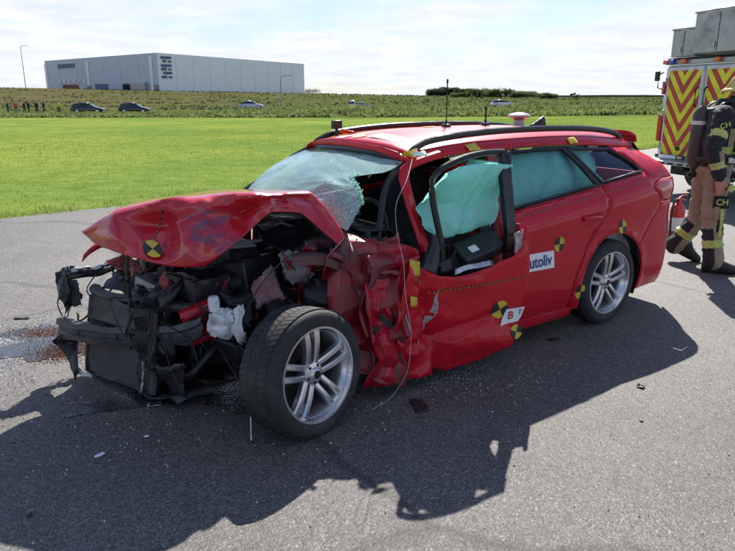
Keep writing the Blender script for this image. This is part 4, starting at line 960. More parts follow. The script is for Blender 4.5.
def strip(pts, wdt, name, parent, period=.018, wv=None):
    """two-colour check tape along a line of 3-D points"""
    pts = [Vector(p) for p in pts]; mb = MB(); acc = 0; dense = []
    for a, b_ in zip(pts, pts[1:]):
        n = max(1, int((b_ - a).length / period)); dense += [a.lerp(b_, i / n) for i in range(n)]
    dense.append(pts[-1])
    for i, (a, b_) in enumerate(zip(dense, dense[1:])):
        up = wv if wv is not None else Vector((0, 0, 1)); mb.add([a - up * wdt / 2, b_ - up * wdt / 2, b_ + up * wdt / 2, a + up * wdt / 2], [(0, 1, 2, 3)], i % 2)
    return mb.build(name, ['tape_dull', 'tape_black'], parent, smooth=False)
for c0 in (18.4, 61.0):
    pts = []
    for k in range(12, 36):
        fi = c0 + (35 - k) / 4.5; a = rows[int(fi)][k].lerp(rows[int(fi) + 1][k], fi - int(fi)); pts.append(a + Vector((.010, .014, .007)))
    strip(pts, .007, 'check_tape', hood, .013, wv=Vector((1, 0, 0)))
def marker(P0, ux, uz, n_, r, parent, rot=0.3, surf=None):
    """quartered yellow and black test target"""
    mb = MB(); N = 24; c = Vector(P0); f_ = (lambda a, q: c + ux * (r * q * math.cos(a)) + uz * (r * q * math.sin(a)) + n_ * .004)
    pts = [f_(0, 0)] + [f_(2 * math.pi * k / N + rot, .5) for k in range(N)] + [f_(2 * math.pi * k / N + rot, 1) for k in range(N)]
    if surf: pts = [surf(p) for p in pts]
    for k in range(N):
        mi = (k // (N // 4)) % 2; k2 = (k + 1) % N
        mb.add([pts[0], pts[1 + k], pts[1 + k2]], [(0, 1, 2)], mi); mb.add([pts[1 + k], pts[1 + N + k], pts[1 + N + k2], pts[1 + k2]], [(0, 1, 2, 3)], mi)
    return mb.build('target_marker', ['tape_yellow', 'tape_black'], parent, smooth=False)
hp = hood_pt(20, 30); du = (rows[24][30] - rows[16][30]).normalized(); dv_ = (rows[20][34] - rows[20][26]).normalized(); nn_ = du.cross(dv_).normalized(); nn_ = -nn_ if nn_.y < 0 else nn_
marker(hp + nn_ * .022, du, dv_, nn_, .048, hood, .7)
sS = lambda p: Vector((p.x, S(p.x, p.z) + .008, p.z)); sD = lambda p: Vector((p.x, D(p.x, p.z) + .008, p.z))
X_, Z_, Y_ = Vector((-1, 0, 0)), Vector((0, 0, 1)), Vector((0, 1, 0))
for x, z, r_ in ((.619, .69, .052), (.368, .316, .052), (-.071, .735, .050)): marker((x, 0, z), X_, Z_, Y_, r_, CAR, 0.0, sS)
marker((1.391, 0, .43), X_, Z_, Y_, .056, fd, .5, sD); marker((1.262, 0, .27), X_, Z_, Y_, .045, fd, 1.2, sD)
crumple('tape_scrap', [(1.985, .985, .80), (1.915, .985, .78), (1.92, .985, .70), (1.975, .985, .70)], 'tape_yellow', amp=.012, seed=3, n=5, jag=.001)
crumple('tape_scrap', [(1.98, .985, .60), (1.94, .985, .585), (1.945, .985, .53), (1.985, .985, .53)], 'tape_yellow', amp=.012, seed=5, n=5, jag=.001)
# tapes on the side
strip([(x, S(x, z) + .008, z) for x, z in [(1.0 - 1.42 * i / 40, .905 + .02 * i / 40 + (.118 * (i / 40))) for i in range(41)]], .007, 'check_tape', CAR, .011)
strip([(x, D(x, z) + .010, z) for x, z in [(1.86 - .63 * i / 24, .585 + .03 * (i / 24)) for i in range(25)]], .007, 'check_tape', fd, .011)
strip([(x, S(x, zt(x) - .002) + .012, zt(x) + .006) for x in [1.45 - 1.3 * i / 30 for i in range(31)]], .007, 'check_tape', CAR, .011)
# stickers
def sticker(poly, surf, name, matn, parent, off=.007):
    vs, fs = panel_tris(poly, .03); mb = MB(); mb.add([(v.x, surf(v.x, v.y) + off, v.y) for v in vs], fs); return mb.build(name, matn, parent)
stk = sticker([(1.01, .545), (.668, .538), (.668, .655), (1.01, .66)], S, 'sticker', 'white_card', CAR)
vs, fs = text_mesh('Autoliv', .104); mb = MB(); mb.add([(.836 - v.x * .92, S(.836 - v.x * .92, .597 + v.y) + .0105, .597 + v.y) for v in vs], fs); mb.build('lettering', 'ink_blue', stk, smooth=False)
stk = sticker([(1.385, .325), (1.245, .335), (1.228, .36), (1.215, .425), (1.345, .425)], D, 'sticker', 'white_card', fd, .010)
vs, fs = text_mesh('B', .07); mb = MB(); mb.add([(1.312 - v.x, D(1.312 - v.x, .38 + v.y) + .0135, .38 + v.y) for v in vs], fs); mb.build('lettering', 'ink_red', stk, smooth=False)
vs, fs = text_mesh('T', .045); mb = MB(); mb.add([(1.247 - v.x, D(1.247 - v.x, .395 + v.y) + .0135, .395 + v.y) for v in vs], fs); mb.build('lettering', 'ink_grey', stk, smooth=False)
# scrapes on the door
def scrape(pts, wdt, surf, matn, parent):
    P = []
    for i, (x, z) in enumerate(pts):
        k = math.sin(math.pi * (i + .3) / len(pts)) * wdt; P.append([(x + k * q, surf(x + k * q, z) + .007, z) for q in (-1, 0, 1)])
    mb = MB(); mb.grid(P); return mb.build('scrape', matn, parent)
scrape([(1.80 + .10 * (i / 12) ** 2 + .006 * math.sin(i), .60 - .33 * i / 12) for i in range(13)], .018, D, 'grey_scrape', fd)
scrape([(1.99 + .01 * math.sin(i), .48 - .16 * i / 8) for i in range(9)], .022, D, 'grey_scrape', fd)
# ---- roof fittings
def roofz(x, y):
    t0 = zt(x); yt = .62; return t0 + .12 - .045 * (abs(y) / .5) ** 2
def roof_quad(x0, x1, y0, y1, matn, name, sk=0):
    mb = MB(); mb.grid([[(x0 + (x1 - x0) * i / 6 + sk * j / 8, y0 + (y1 - y0) * j / 8, roofz(x0 + (x1 - x0) * i / 6, y0 + (y1 - y0) * j / 8) + .010) for j in range(9)] for i in range(7)]); return mb.build(name, matn, CAR)
rp = roof_quad(1.60, 1.49, .03, .46, 'paper', 'roof_label')
roof_quad(1.66, 1.58, -.50, -.16, 'paper', 'roof_label')
for x, y_ in ((1.60, -.06), (1.22, .33), (.30, .40), (.95, -.1)):
    mb = MB(); mb.grid([[(x + .05 * q * math.cos(a), y_ + .05 * q * math.sin(a), roofz(x + .05 * q * math.cos(a), y_ + .05 * q * math.sin(a)) + .009) for a in [k * math.pi / 8 for k in range(17)]] for q in (0.02, 1)]); mb.build('target_marker', 'tape_yellow', CAR)
crumple('tape_wad', [(1.74, .60, 1.30), (1.66, .64, 1.30), (1.66, .66, 1.345), (1.74, .62, 1.335)], 'tape_yellow', amp=.03, seed=13, n=7, jag=.008)
crumple('tape_wad', [(1.70, .66, 1.285), (1.62, .67, 1.29), (1.62, .67, 1.33), (1.70, .67, 1.325)], 'paper', amp=.03, seed=23, n=7, jag=.008)
crumple('tape_wad', [(1.24, .645, 1.325), (1.14, .645, 1.335), (1.15, .60, 1.372), (1.24, .60, 1.362)], 'tape_yellow', amp=.008, seed=14, n=5)
crumple('tape_wad', [(.26, .635, 1.325), (.17, .635, 1.33), (.18, .60, 1.372), (.26, .60, 1.367)], 'tape_yellow', amp=.008, seed=15, n=5)
def rod(x, y_, h, r, name):
    z0 = roofz(x, y_); mb = MB(); mb.lathe([(.0, z0 + .004), (.035, z0 + .004), (.033, z0 + .022), (.012, z0 + .034), (.006, z0 + .05), (r, z0 + .06), (r, z0 + h - .03), (r * 1.6, z0 + h - .025), (r * 1.6, z0 + h), (0, z0 + h)], 14, 'z', (x, y_, 0)); return mb.build(name, 'black_trim', CAR)
rod(.87, 0.0, .34, .0045, 'rod_antenna'); rod(.47, 0.0, .145, .007, 'rod_antenna')
z0 = roofz(.10, 0); mb = MB(); mb.lathe([(0, z0), (.045, z0), (.04, z0 + .045), (.05, z0 + .06), (.088, z0 + .068), (.090, z0 + .078), (.075, z0 + .094), (.03, z0 + .103), (0, z0 + .104)], 24, 'z', (.10, .0, 0)); mb.build('satellite_dome', 'aluminium', CAR)
mb = MB(); mb.grid([[(-.02 - .17 * v, s_ * .03 * (1 - .5 * k) * (1 - (1 - v) ** 3), roofz(0, 0) + .002 + .075 * k * v ** 1.2) for k, s_ in ((0, -1), (.6, -1), (1, -.4), (1, .4), (.6, 1), (0, 1))] for v in (0.02, .25, .5, .75, 1.0)]); mb.build('fin_antenna', 'black_trim', CAR, solid=.002)
mb = MB(); mb.box((1.50, -.50, 1.455), (.07, .05, .06)); cm_ = mb.build('action_camera', 'black_plastic', CAR, bevel=.006)
mb = MB(); mb.tube([(1.50, -.50, 1.37), (1.50, -.50, 1.43)], .012, 8); mb.build('mount', 'black_plastic', cm_)
crumple('tape_tab', [(1.50, -.46, 1.40), (1.42, -.38, 1.385), (1.42, -.36, 1.40), (1.50, -.44, 1.43)], 'orange_lens', amp=.006, seed=2, n=4)
bodypanel('door_card', [(1.10, .26), (1.98, .26), (1.98, .84), (1.10, .93)], (lambda x, z: -(S(x, z) - .07)), 'seat_cloth', CAR, .15)
# ---- far front door and wing (hidden side, still there)
bodypanel('front_door', [(1.08, .205), (2.02, .205), (2.05, .5), (2.0, zb(2.0)), (1.08, zb(1.08) - .004)], neg(S), 'red_paint', CAR, .08)
bodypanel('front_door_glass', [(1.09, zb(1.09) + .01), (1.95, zb(1.95) + .01), (1.66, 1.22), (1.4, zt(1.4) - .02), (1.09, zt(1.09) - .02)], (lambda x, z: -S(x, z) + .014), 'window_glass', CAR, .1, solid=0)
crumple('front_wing', [(2.06, -.89, .25), (2.30, -.90, .62), (2.30, -.84, .96), (2.06, -.84, .86)], 'red_scuffed', amp=.025, seed=31)
crumple('front_wing', [(2.30, -.90, .66), (3.02, -.84, .62), (3.0, -.76, .88), (2.30, -.82, .96)], 'red_scuffed', amp=.04, seed=32, n=14)
mb = MB(); P = catmull([(3.34, -.60, .655), (3.28, -.61, .70), (3.18, -.62, .735), (3.06, -.63, .74)], 5); mb.grid([[p, p + Vector((-.02, -.03, .035)), p + Vector((-.06, -.07, .055))] for p in P]); mb.build('front_wing', 'red_scuffed', CAR, solid=.005)

# ---- wheels
def wheel(loc, rz, cam_=0.0, sgn=1, label=None):
    """axis along +y (outer face towards +y for sgn=1); builds tyre, rim, spokes"""
    r = bpy.data.objects.new('wheel', None); COL.objects.link(r); r.parent = CAR; r.location = loc; r.rotation_euler = (cam_, 0, rz + (0 if sgn > 0 else math.pi)); r.empty_display_size = .1
    if label: r['label'] = label
    T = .318
    mb = MB(); mb.lathe([(.228, -.09), (.232, -.108), (.26, -.116), (.295, -.108), (.311, -.092), (.317, -.070), (.318, 0), (.317, .070), (.311, .092), (.295, .108), (.262, .116), (.236, .110), (.229, .092)], 72, 'y'); 
    ty = mb.build('tyre', 'rubber', r)
    mb = MB()
    for k in range(64):
        a = 2 * math.pi * k / 64
        for y0, y1, sk in ((-.085, -.035, .05), (-.028, .028, -.04), (.035, .085, .05)):
            pts = []
            for dy_, da in ((y0, 0), (y1, sk), (y1, sk + .082), (y0, .082)):
                for rr_ in (.314, .3195): pts.append((rr_ * math.cos(a + da), dy_, rr_ * math.sin(a + da)))
            mb.add(pts, [(1, 3, 5, 7), (0, 2, 3, 1), (2, 4, 5, 3), (4, 6, 7, 5), (6, 0, 1, 7)])
    mb.build('tread_blocks', 'rubber', ty, smooth=False, kind='stuff')
    mb = MB(); mb.lathe([(.226, -.095), (.233, -.10), (.222, -.085), (.20, -.05), (.195, .04), (.212, .082), (.222, .092), (.236, .098), (.240, .104), (.236, .111), (.226, .110), (.219, .098), (.20, .03)], 64, 'y'); mb.build('rim', 'alloy', r)
    mb = MB(); mb.lathe([(0, -.02), (.16, -.02), (.165, -.005), (.15, .0), (0, .0)], 40, 'y'); mb.build('brake_disc', 'dark_steel', r)
    mb = MB(); mb.lathe([(.194, -.09), (.17, -.085), (0, -.085)], 32, 'y'); mb.build('rim_back', 'alloy_dark', r)
    for k in range(5):
        a0 = 2 * math.pi * k / 5 + .31; mb = MB()
        for s_ in (-1, 1):
            P = []
            for q in range(7):
                u = q / 6; rr_ = .05 + .178 * u; off = s_ * (.024 + .010 * u); wd = .0145 + .002 * u; yo = .068 + .020 * math.sin(u * 2.2)
                ca, sa = math.cos(a0), math.sin(a0); row = []
                for du_, dy_ in ((-1, -.030), (-1, -.004), (-.55, .004), (.55, .004), (1, -.004), (1, -.030)):
                    o_ = off + du_ * wd; row.append((rr_ * ca - o_ * sa, yo + dy_, rr_ * sa + o_ * ca))
                P.append(row)
            mb.grid(P)
        mb.build('spoke', 'alloy', r, angle=35)
    mb = MB(); mb.lathe([(0, .094), (.022, .093), (.030, .088), (.034, .078), (.055, .074), (.062, .06), (.062, .02)], 30, 'y'); mb.build('hub', 'alloy', r)
    mb = MB(); mb.lathe([(0, .0965), (.02, .0955), (.021, .092)], 20, 'y'); mb.build('hub_cap', 'black_trim', r)
    for k in range(5):
        a = 2 * math.pi * k / 5 + .31 + math.pi / 5; mb = MB(); mb.lathe([(0, .079), (.008, .078), (.009, .05)], 8, 'y', (.044 * math.cos(a), 0, .044 * math.sin(a))); mb.build('wheel_bolt', 'dark_steel', r)
    return r
wheel((0, .785, .318), 0, 0, 1); wheel((0, -.785, .318), 0, 0, -1)
fw_ = wheel((2.675, .99, .315), R(14), R(5), 1, 'front wheel twisted outwards with scarred rim')
fw_.scale = (1.03, 1.1, 1.03)
wheel((2.72, -.80, .318), R(6), 0, -1)
# flat-spotted lower tyre bulge
# ---- engine bay
def junk(name, parts, voxel=.012, matn='dark_steel', smooth=1):
    def ex(bm):
        for kind, c, d, rot in parts:
            mt = Matrix.Translation(c) @ (Matrix.Rotation(rot[0], 4, 'X') @ Matrix.Rotation(rot[1], 4, 'Y') @ Matrix.Rotation(rot[2], 4, 'Z'))
            if kind == 'b': bmesh.ops.create_cube(bm, size=1, matrix=mt @ Matrix.Diagonal((*d, 1)))
            else: bmesh.ops.create_cone(bm, cap_ends=True, segments=20, radius1=d[0], radius2=d[1], depth=d[2], matrix=mt)
    me = capsule_union([], voxel, ex, smooth); me.materials.append(M[matn]); o = bpy.data.objects.new(name, me); COL.objects.link(o); o.parent = CAR; return o
eng = [('b', (2.62, -.12, .46), (.50, .62, .42), (.1, .1, .25)), ('b', (2.60, -.10, .70), (.40, .52, .12), (.15, .05, .3)), ('c', (2.95, -.05, .42), (.07, .07, .25), (1.57, 0, .2)), ('c', (2.92, .22, .36), (.085, .08, .10), (1.57, 0, .3)), ('c', (2.90, .24, .55), (.05, .05, .12), (1.57, 0, .3)), ('b', (2.75, .38, .38), (.34, .22, .30), (.3, .2, .4))]
for k in range(26): eng.append(('bc'[k % 2], (2.62 + rnd.uniform(-.32, .36), -.1 + rnd.uniform(-.38, .5), rnd.uniform(.28, .78)), (rnd.uniform(.04, .10), rnd.uniform(.04, .10), rnd.uniform(.05, .22)), (rnd.uniform(0, 3), rnd.uniform(0, 3), rnd.uniform(0, 3))))
junk('engine', eng)
junk('gearbox', [('c', (2.62, .48, .36), (.15, .11, .28), (1.5, .1, .1)), ('b', (2.58, .50, .52), (.2, .16, .16), (.2, .3, .2)), ('c', (2.45, .58, .30), (.06, .05, .3), (1.57, .0, .1)), ('b', (2.72, .58, .24), (.28, .12, .10), (0, .2, .3))])
mb = MB(); mb.box((2.62, .30, .66), (.30, .24, .20), Matrix.Rotation(R(20), 3, 'Z') @ Matrix.Rotation(R(12), 3, 'X')); mb.build('battery_box', 'black_plastic', CAR, bevel=.012)
mb = MB(); mb.box((3.10, .02, .60), (.13, .16, .11), Matrix.Rotation(R(24), 3, 'Z') @ Matrix.Rotation(R(-12), 3, 'X')); gb_ = mb.build('control_unit', 'aluminium', CAR, bevel=.01)
# radiator pack
RC = [Vector((3.44, -.33, .045)), Vector((3.245, .34, .095)), Vector((3.19, .345, .55)), Vector((3.37, -.30, .515))]
def rad(name, RC, off, matn, n=18, amp=.012, seed=1):
    nrm = (RC[1] - RC[0]).cross(RC[3] - RC[0]).normalized(); nrm = -nrm if nrm.x < 0 else nrm
    P = []; 
    for i in range(n + 1):
        P.append([RC[0].lerp(RC[1], j / n).lerp(RC[3].lerp(RC[2], j / n), i / n) + nrm * (off + amp * fold((i / n, j / n, 0), seed, 2.5) * 2) for j in range(n + 1)])
    mb = MB(); mb.grid(P); o = mb.build(name, matn, CAR, solid=.02)
    uv = o.data.uv_layers.new(name='UVMap'); k = 0
    for p in o.data.polygons:
        for li in p.loop_indices:
            v = o.data.loops[li].vertex_index; uv.data[li].uv = ((v % (n + 1)) / n, (v // (n + 1)) / n)
    return o, P
ro, RP = rad('radiator', RC, 0, 'radiator_fins')
mb = MB(); mb.tube(catmull([RP[0][18], RP[5][18], RP[10][18], RP[18][18]], 4), .028, 7, flat=.7); mb.build('end_tank', 'black_plastic', ro)
mb = MB(); mb.tube(catmull([RP[0][0], RP[9][0], RP[18][0]], 4), .026, 7, flat=.7); mb.build('end_tank', 'black_plastic', ro)
mb = MB(); mb.tube([RP[0][j] for j in range(0, 19, 3)], .016, 6); mb.build('lower_edge', 'bare_metal' if False else 'dark_steel', ro)
mb = MB(); mb.tube([RP[i][16] + Vector((.022, .012, 0)) for i in range(0, 8)], .011, 6); mb.build('bracket', 'bare_metal', ro)
mb = MB(); mb.tube(catmull([(3.35, -.30, .555), (3.31, -.15, .535), (3.20, .10, .55), (3.08, .36, .565), (3.0, .45, .56)], 6), .032, 8); mb.build('crossmember', 'black_plastic', CAR)
crumple('radiator_shroud', [(3.33, -.32, .55), (3.16, .36, .56), (3.05, .30, .68), (3.22, -.30, .64)], 'black_plastic', amp=.035, seed=41, n=14, jag=.01)
crumple('condenser', [(3.36, -.30, .53), (3.22, .30, .55), (3.24, .32, .42), (3.40, -.30, .38)], 'radiator_fins', amp=.012, seed=42)
def crushed_box(name, c, d, rz, matn, seed):
    P = []; rm_ = Matrix.Rotation(rz, 3, 'Z'); n = 9
    vs, fs = [], []
    bm = bmesh.new(); bmesh.ops.create_cube(bm, size=1); bmesh.ops.subdivide_edges(bm, edges=bm.edges[:], cuts=9, use_grid_fill=True)
    for v in bm.verts:
        p = rm_ @ Vector((v.co.x * d[0], v.co.y * d[1], v.co.z * d[2])) + Vector(c); k = fold(p, seed, 6); q = noise.noise(p * 9 + Vector((seed, 0, 0)))
        vs.append(p + (p - Vector(c)).normalized() * (.06 * k + .02 * q))
    bm.verts.index_update(); fs = [tuple(v.index for v in f.verts) for f in bm.faces]; bm.free()
    mb = MB(); mb.add(vs, fs); return mb.build(name, matn, CAR, angle=24)
crushed_box('fan_housing', (3.10, .0, .34), (.20, .66, .46), R(-18), 'black_plastic', 3)
crushed_box('air_box', (2.92, .30, .62), (.24, .26, .18), R(12), 'satin_black', 5)
crushed_box('engine_cover', (2.72, .02, .76), (.42, .42, .10), R(-10), 'black_plastic', 7)
crushed_box('abs_unit', (2.80, .48, .50), (.16, .14, .14), R(25), 'dark_steel', 9)
# bumper beam, U section
P = []
beam_pts = [(3.535, -.48, .30), (3.49, -.30, .315), (3.395, -.10, .335), (3.30, .08, .355), (3.225, .26, .385), (3.155, .42, .435), (3.095, .55, .475), (3.04, .62, .525)]
for p, q in zip(catmull(beam_pts, 5), range(99)):
    tx = Vector((.82, .5, 0)); h = .056 + .006 * math.sin(q * .9)
    P.append([p + tx * -.04 + Vector((0, 0, h)), p + tx * .012 + Vector((0, 0, h)), p + tx * .022 + Vector((0, 0, h * .45)), p + tx * .004 + Vector((0, 0, h * .25)), p + tx * .004 - Vector((0, 0, h * .25)), p + tx * .022 - Vector((0, 0, h * .45)), p + tx * .012 - Vector((0, 0, h)), p - tx * .04 - Vector((0, 0, h))])
mb = MB(); mb.grid(P); mb.build('bumper_beam', 'beam_steel', CAR, solid=.004, angle=25)
for q in (6, 18, 25):
    p = catmull(beam_pts, 5)[q] + Vector((.82, .5, 0)) * .006; mb = MB(); mb.lathe([(.0, 0), (.014, 0), (.015, -.004)], 12, 'x', p); mb.build('beam_bolt', 'dark_bit', CAR)
# crash box tubes and struts
for a, b_ in (((3.11, .50, .545), (2.93, .52, .60)), ((3.08, .50, .415), (2.92, .52, .45))):
    mb = MB(); mb.tube([a, Vector(a).lerp(Vector(b_), .35) + Vector((0, .01, .006)), Vector(a).lerp(Vector(b_), .7) - Vector((0, .01, .006)), b_], [.040, .036, .041, .036], 10); mb.build('crash_box', 'red_scuffed', CAR)
mb = MB(); mb.tube(catmull([(3.24, .10, .845), (3.262, .115, .72), (3.262, .12, .55), (3.29, .14, .30)], 5), .0115, 6); mb.build('bonnet_stay', 'black_plastic', CAR)
# washer bottle, torn
def blob(name, c, d, matn, seed, amp=.25, n=18, label=None):
    P = []
    for i in range(n + 1):
        b_ = -math.pi / 2 + math.pi * i / n; row = []
        for j in range(2 * n + 1):
            a = 2 * math.pi * (j % (2 * n)) / (2 * n); e = Vector((math.cos(b_) * math.cos(a), math.cos(b_) * math.sin(a), math.sin(b_)))
            k = 1 + amp * (fold(e, seed, 1.6) * 1.2 + .3 * fold(e, seed + 3, 4)); row.append((c[0] + d[0] * e.x * k, c[1] + d[1] * e.y * k, c[2] + d[2] * e.z * k))
        P.append(row)
    mb = MB(); mb.grid(P); return mb.build(name, matn, CAR, angle=26, label=label)
wbt = blob('washer_bottle', (2.945, .64, .525), (.085, .06, .095), 'white_plastic', 3, .5)
mb = MB(); mb.lathe([(.028, .60), (.030, .66), (.024, .675), (0, .677)], 14, 'z', (2.985, .64, 0)); mb.build('cap', 'white_plastic', wbt)
crumple('bottle_shard', [(2.90, .70, .43), (2.86, .70, .45), (2.86, .68, .60), (2.91, .68, .60)], 'white_plastic', amp=.03, seed=7, jag=.012, n=7)
crumple('bottle_shard', [(3.02, .66, .52), (2.97, .70, .50), (2.96, .68, .57), (3.01, .65, .58)], 'white_plastic', amp=.02, seed=8, jag=.012, n=6)
# inner wing, strut tower, spring
mb = MB(); pts = [(2.30 + .065 * math.cos(a), .60 + .065 * math.sin(a), .50 + .032 * a / 2) for a in [k * .35 for k in range(0, 90)]]; mb.tube([p for p in pts if p[2] < .78], .011, 6); mb.build('coil_spring', 'satin_black', CAR)
junk('strut', [('c', (2.30, .60, .62), (.035, .035, .34), (0, .05, 0)), ('c', (2.30, .60, .79), (.10, .075, .05), (0, .1, 0)), ('c', (2.34, .64, .44), (.10, .05, .06), (.2, .1, 0)), ('b', (2.50, .74, .32), (.10, .10, .26), (.1, .2, .1))], matn='black_plastic')
mb = MB(); mb.tube([(2.74, .90, .29), (2.60, .60, .28), (2.45, .35, .30)], [.05, .04, .045], 10); mb.build('drive_shaft', 'dark_steel', CAR)
crumple('lower_arm', [(2.70, .82, .22), (2.50, .84, .24), (2.35, .45, .24), (2.65, .45, .22)], 'dark_steel', amp=.02, seed=9)
PN = [
 ('inner_wing', [(2.62, .60, .86), (2.36, .60, .84), (2.36, .62, .66), (2.60, .64, .72)], 'red_torn', .05, 51, .02),
 ('inner_wing', [(2.60, .62, .84), (2.50, .66, .83), (2.44, .68, .71), (2.55, .66, .70)], 'primer_grey', .04, 52, .025),
 ('inner_wing', [(2.40, .54, .85), (2.20, .56, .86), (2.22, .58, .70), (2.38, .58, .72)], 'primer_grey', .035, 53, .015),
 ('inner_wing', [(2.22, .60, .84), (2.02, .62, .84), (2.05, .64, .66), (2.24, .62, .68)], 'primer_grey', .04, 54, .015),
 ('inner_wing', [(2.06, .72, .86), (1.96, .74, .88), (1.98, .74, .70), (2.08, .72, .68)], 'mud_metal', .03, 55, .01),
 ('cowl_panel', [(2.28, .30, .92), (2.05, .30, .94), (2.02, .74, .86), (2.26, .72, .84)], 'black_plastic', .04, 56, .015),
 ('cowl_panel', [(2.30, -.6, .93), (2.08, -.6, .95), (2.05, .30, .93), (2.30, .30, .90)], 'black_plastic', .03, 57, .0),
 ('hinge_pillar', [(2.20, .84, .80), (1.93, .86, .82), (1.95, .90, .09), (2.20, .90, .10)], 'red_torn', .045, 58, .0),
 ('hinge_pillar', [(2.02, .93, .78), (1.90, .95, .80), (1.93, .95, .42), (2.02, .95, .40)], 'red_scuffed', .03, 59, .008),
 ('wing_remnant', [(2.16, .80, .88), (1.90, .84, .86), (1.92, .92, .74), (2.14, .88, .72)], 'red_scuffed', .05, 60, .01),
 ('wing_remnant', [(2.12, .86, .56), (2.05, .90, .56), (2.06, .93, .12), (2.16, .92, .12)], 'black_plastic', .02, 61, .0),
 ('inner_wing', [(2.46, .56, .78), (2.26, .62, .74), (2.26, .68, .48), (2.48, .62, .50)], 'red_torn', .07, 164, .015),
 ('inner_wing', [(2.38, .70, .86), (1.97, .84, .87), (1.97, .92, .08), (2.28, .88, .10)], 'red_torn', .11, 171, .02),
 ('wing_remnant', [(2.22, .89, .66), (2.07, .92, .68), (2.06, .95, .07), (2.25, .94, .09)], 'red_scuffed', .06, 172, .01),
 ('wing_remnant', [(2.30, .66, .90), (1.98, .80, .90), (2.0, .90, .72), (2.26, .82, .68)], 'red_torn', .055, 173, .02),
 ('side_member', [(3.00, .46, .56), (2.40, .52, .62), (2.40, .52, .46), (3.00, .50, .42)], 'red_torn', .05, 62, .0),
 ('wheel_arch_liner', [(2.55, .66, .74), (2.16, .72, .70), (2.12, .78, .25), (2.30, .62, .30)], 'black_plastic', .05, 63, .01),
 ('undertray', [(3.42, -.34, .05), (3.15, .46, .07), (2.60, .50, .12), (2.75, -.5, .10)], 'black_plastic', .03, 64, .015),
 ('undertray', [(3.22, .36, .28), (3.12, .46, .27), (3.06, .46, .06), (3.16, .36, .05)], 'black_plastic', .03, 65, .012),
 ('grille_shard', [(3.45, -.54, .62), (3.20, -.50, .63), (3.22, -.48, .59), (3.44, -.52, .575)], 'black_plastic', .03, 66, .015),
 ('headlamp_housing', [(3.50, -.54, .60), (3.42, -.52, .60), (3.43, -.50, .38), (3.49, -.50, .36)], 'black_plastic', .06, 67, .02),
 ('headlamp_housing', [(3.46, -.56, .58), (3.40, -.46, .57), (3.42, -.44, .42), (3.47, -.52, .40)], 'satin_black', .05, 68, .02),
 ('bumper_shard', [(3.53, -.46, .26), (3.46, -.40, .27), (3.44, -.36, .04), (3.49, -.40, .02)], 'black_plastic', .05, 69, .02),
 ('slam_panel', [(3.22, -.44, .72), (3.12, -.10, .74), (3.02, -.12, .62), (3.10, -.46, .60)], 'red_torn', .05, 70, .01),
 ('slam_panel', [(3.12, .05, .74), (2.95, .42, .72), (2.85, .36, .58), (3.02, .05, .60)], 'black_plastic', .05, 71, .015),
 ('insulation_mat', [(2.55, .10, .90), (2.20, .05, .93), (2.18, .46, .86), (2.50, .48, .80)], 'satin_black', .04, 72, .01),
 ('heat_shield', [(2.86, .44, .60), (2.62, .50, .66), (2.58, .56, .48), (2.82, .54, .44)], 'satin_black', .05, 73, .02),
 ('heat_shield', [(2.74, .54, .70), (2.60, .58, .74), (2.56, .62, .60), (2.70, .60, .56)], 'primer_grey', .05, 74, .02),
 ('fan_shroud', [(3.10, -.40, .55), (2.98, .30, .56), (2.96, .34, .14), (3.14, -.36, .12)], 'black_plastic', .03, 75, .0),
]
for nm, cs, mt_, amp, sd, jg in PN: crumple(nm, cs, mt_, amp=amp * (.85 if mt_ != 'black_plastic' else 1), seed=sd, jag=jg * .4, n=11, s=4.2, angle=15)
# muddy edge of the wheel arch
P = catmull([(2.58, .74, .83), (2.46, .76, .825), (2.36, .77, .80), (2.27, .78, .735), (2.20, .80, .62), (2.16, .83, .45), (2.14, .86, .27)], 5)
mb = MB(); mb.grid([[p + Vector((-.02, -.05, .02)), p + Vector((.0, 0, .012)) + Vector((.01, .01, .01)) * fold(p, 3, 14), p + Vector((.012, .01, -.03)) + Vector((.01, .01, .01)) * fold(p, 5, 14), p + Vector((-.015, -.05, -.04))] for p in P]); mb.build('arch_flange', 'mud_metal', CAR, solid=.004)
mb = MB(); mb.grid([[p + Vector((-.05, -.03, .05)), p + Vector((-.03, .01, .035)), p + Vector((-.025, .02, .01))] for p in P[8:]]); mb.build('arch_flange', 'red_torn', CAR, solid=.004)
# chrome-bright torn edges and small brackets
for k in range(150):
    c = Vector((rnd.uniform(2.35, 3.25), rnd.uniform(-.35, .62), rnd.uniform(.22, .80)))
    if c.x > 2.9: c.y = min(c.y, .55)
    a = Vector((rnd.gauss(0, 1), rnd.gauss(0, 1), rnd.gauss(0, 1))).normalized() * rnd.uniform(.03, .09); b_ = Vector((rnd.gauss(0, 1), rnd.gauss(0, 1), rnd.gauss(0, 1))).normalized() * rnd.uniform(.012, .05)
    crumple('torn_bracket', [c, c + a, c + a + b_, c + b_], rnd.choice(['black_plastic', 'black_plastic', 'black_plastic', 'dark_steel', 'dark_steel', 'bare_metal', 'red_torn', 'primer_grey', 'satin_black']), amp=.02, seed=k, n=5, jag=.006)
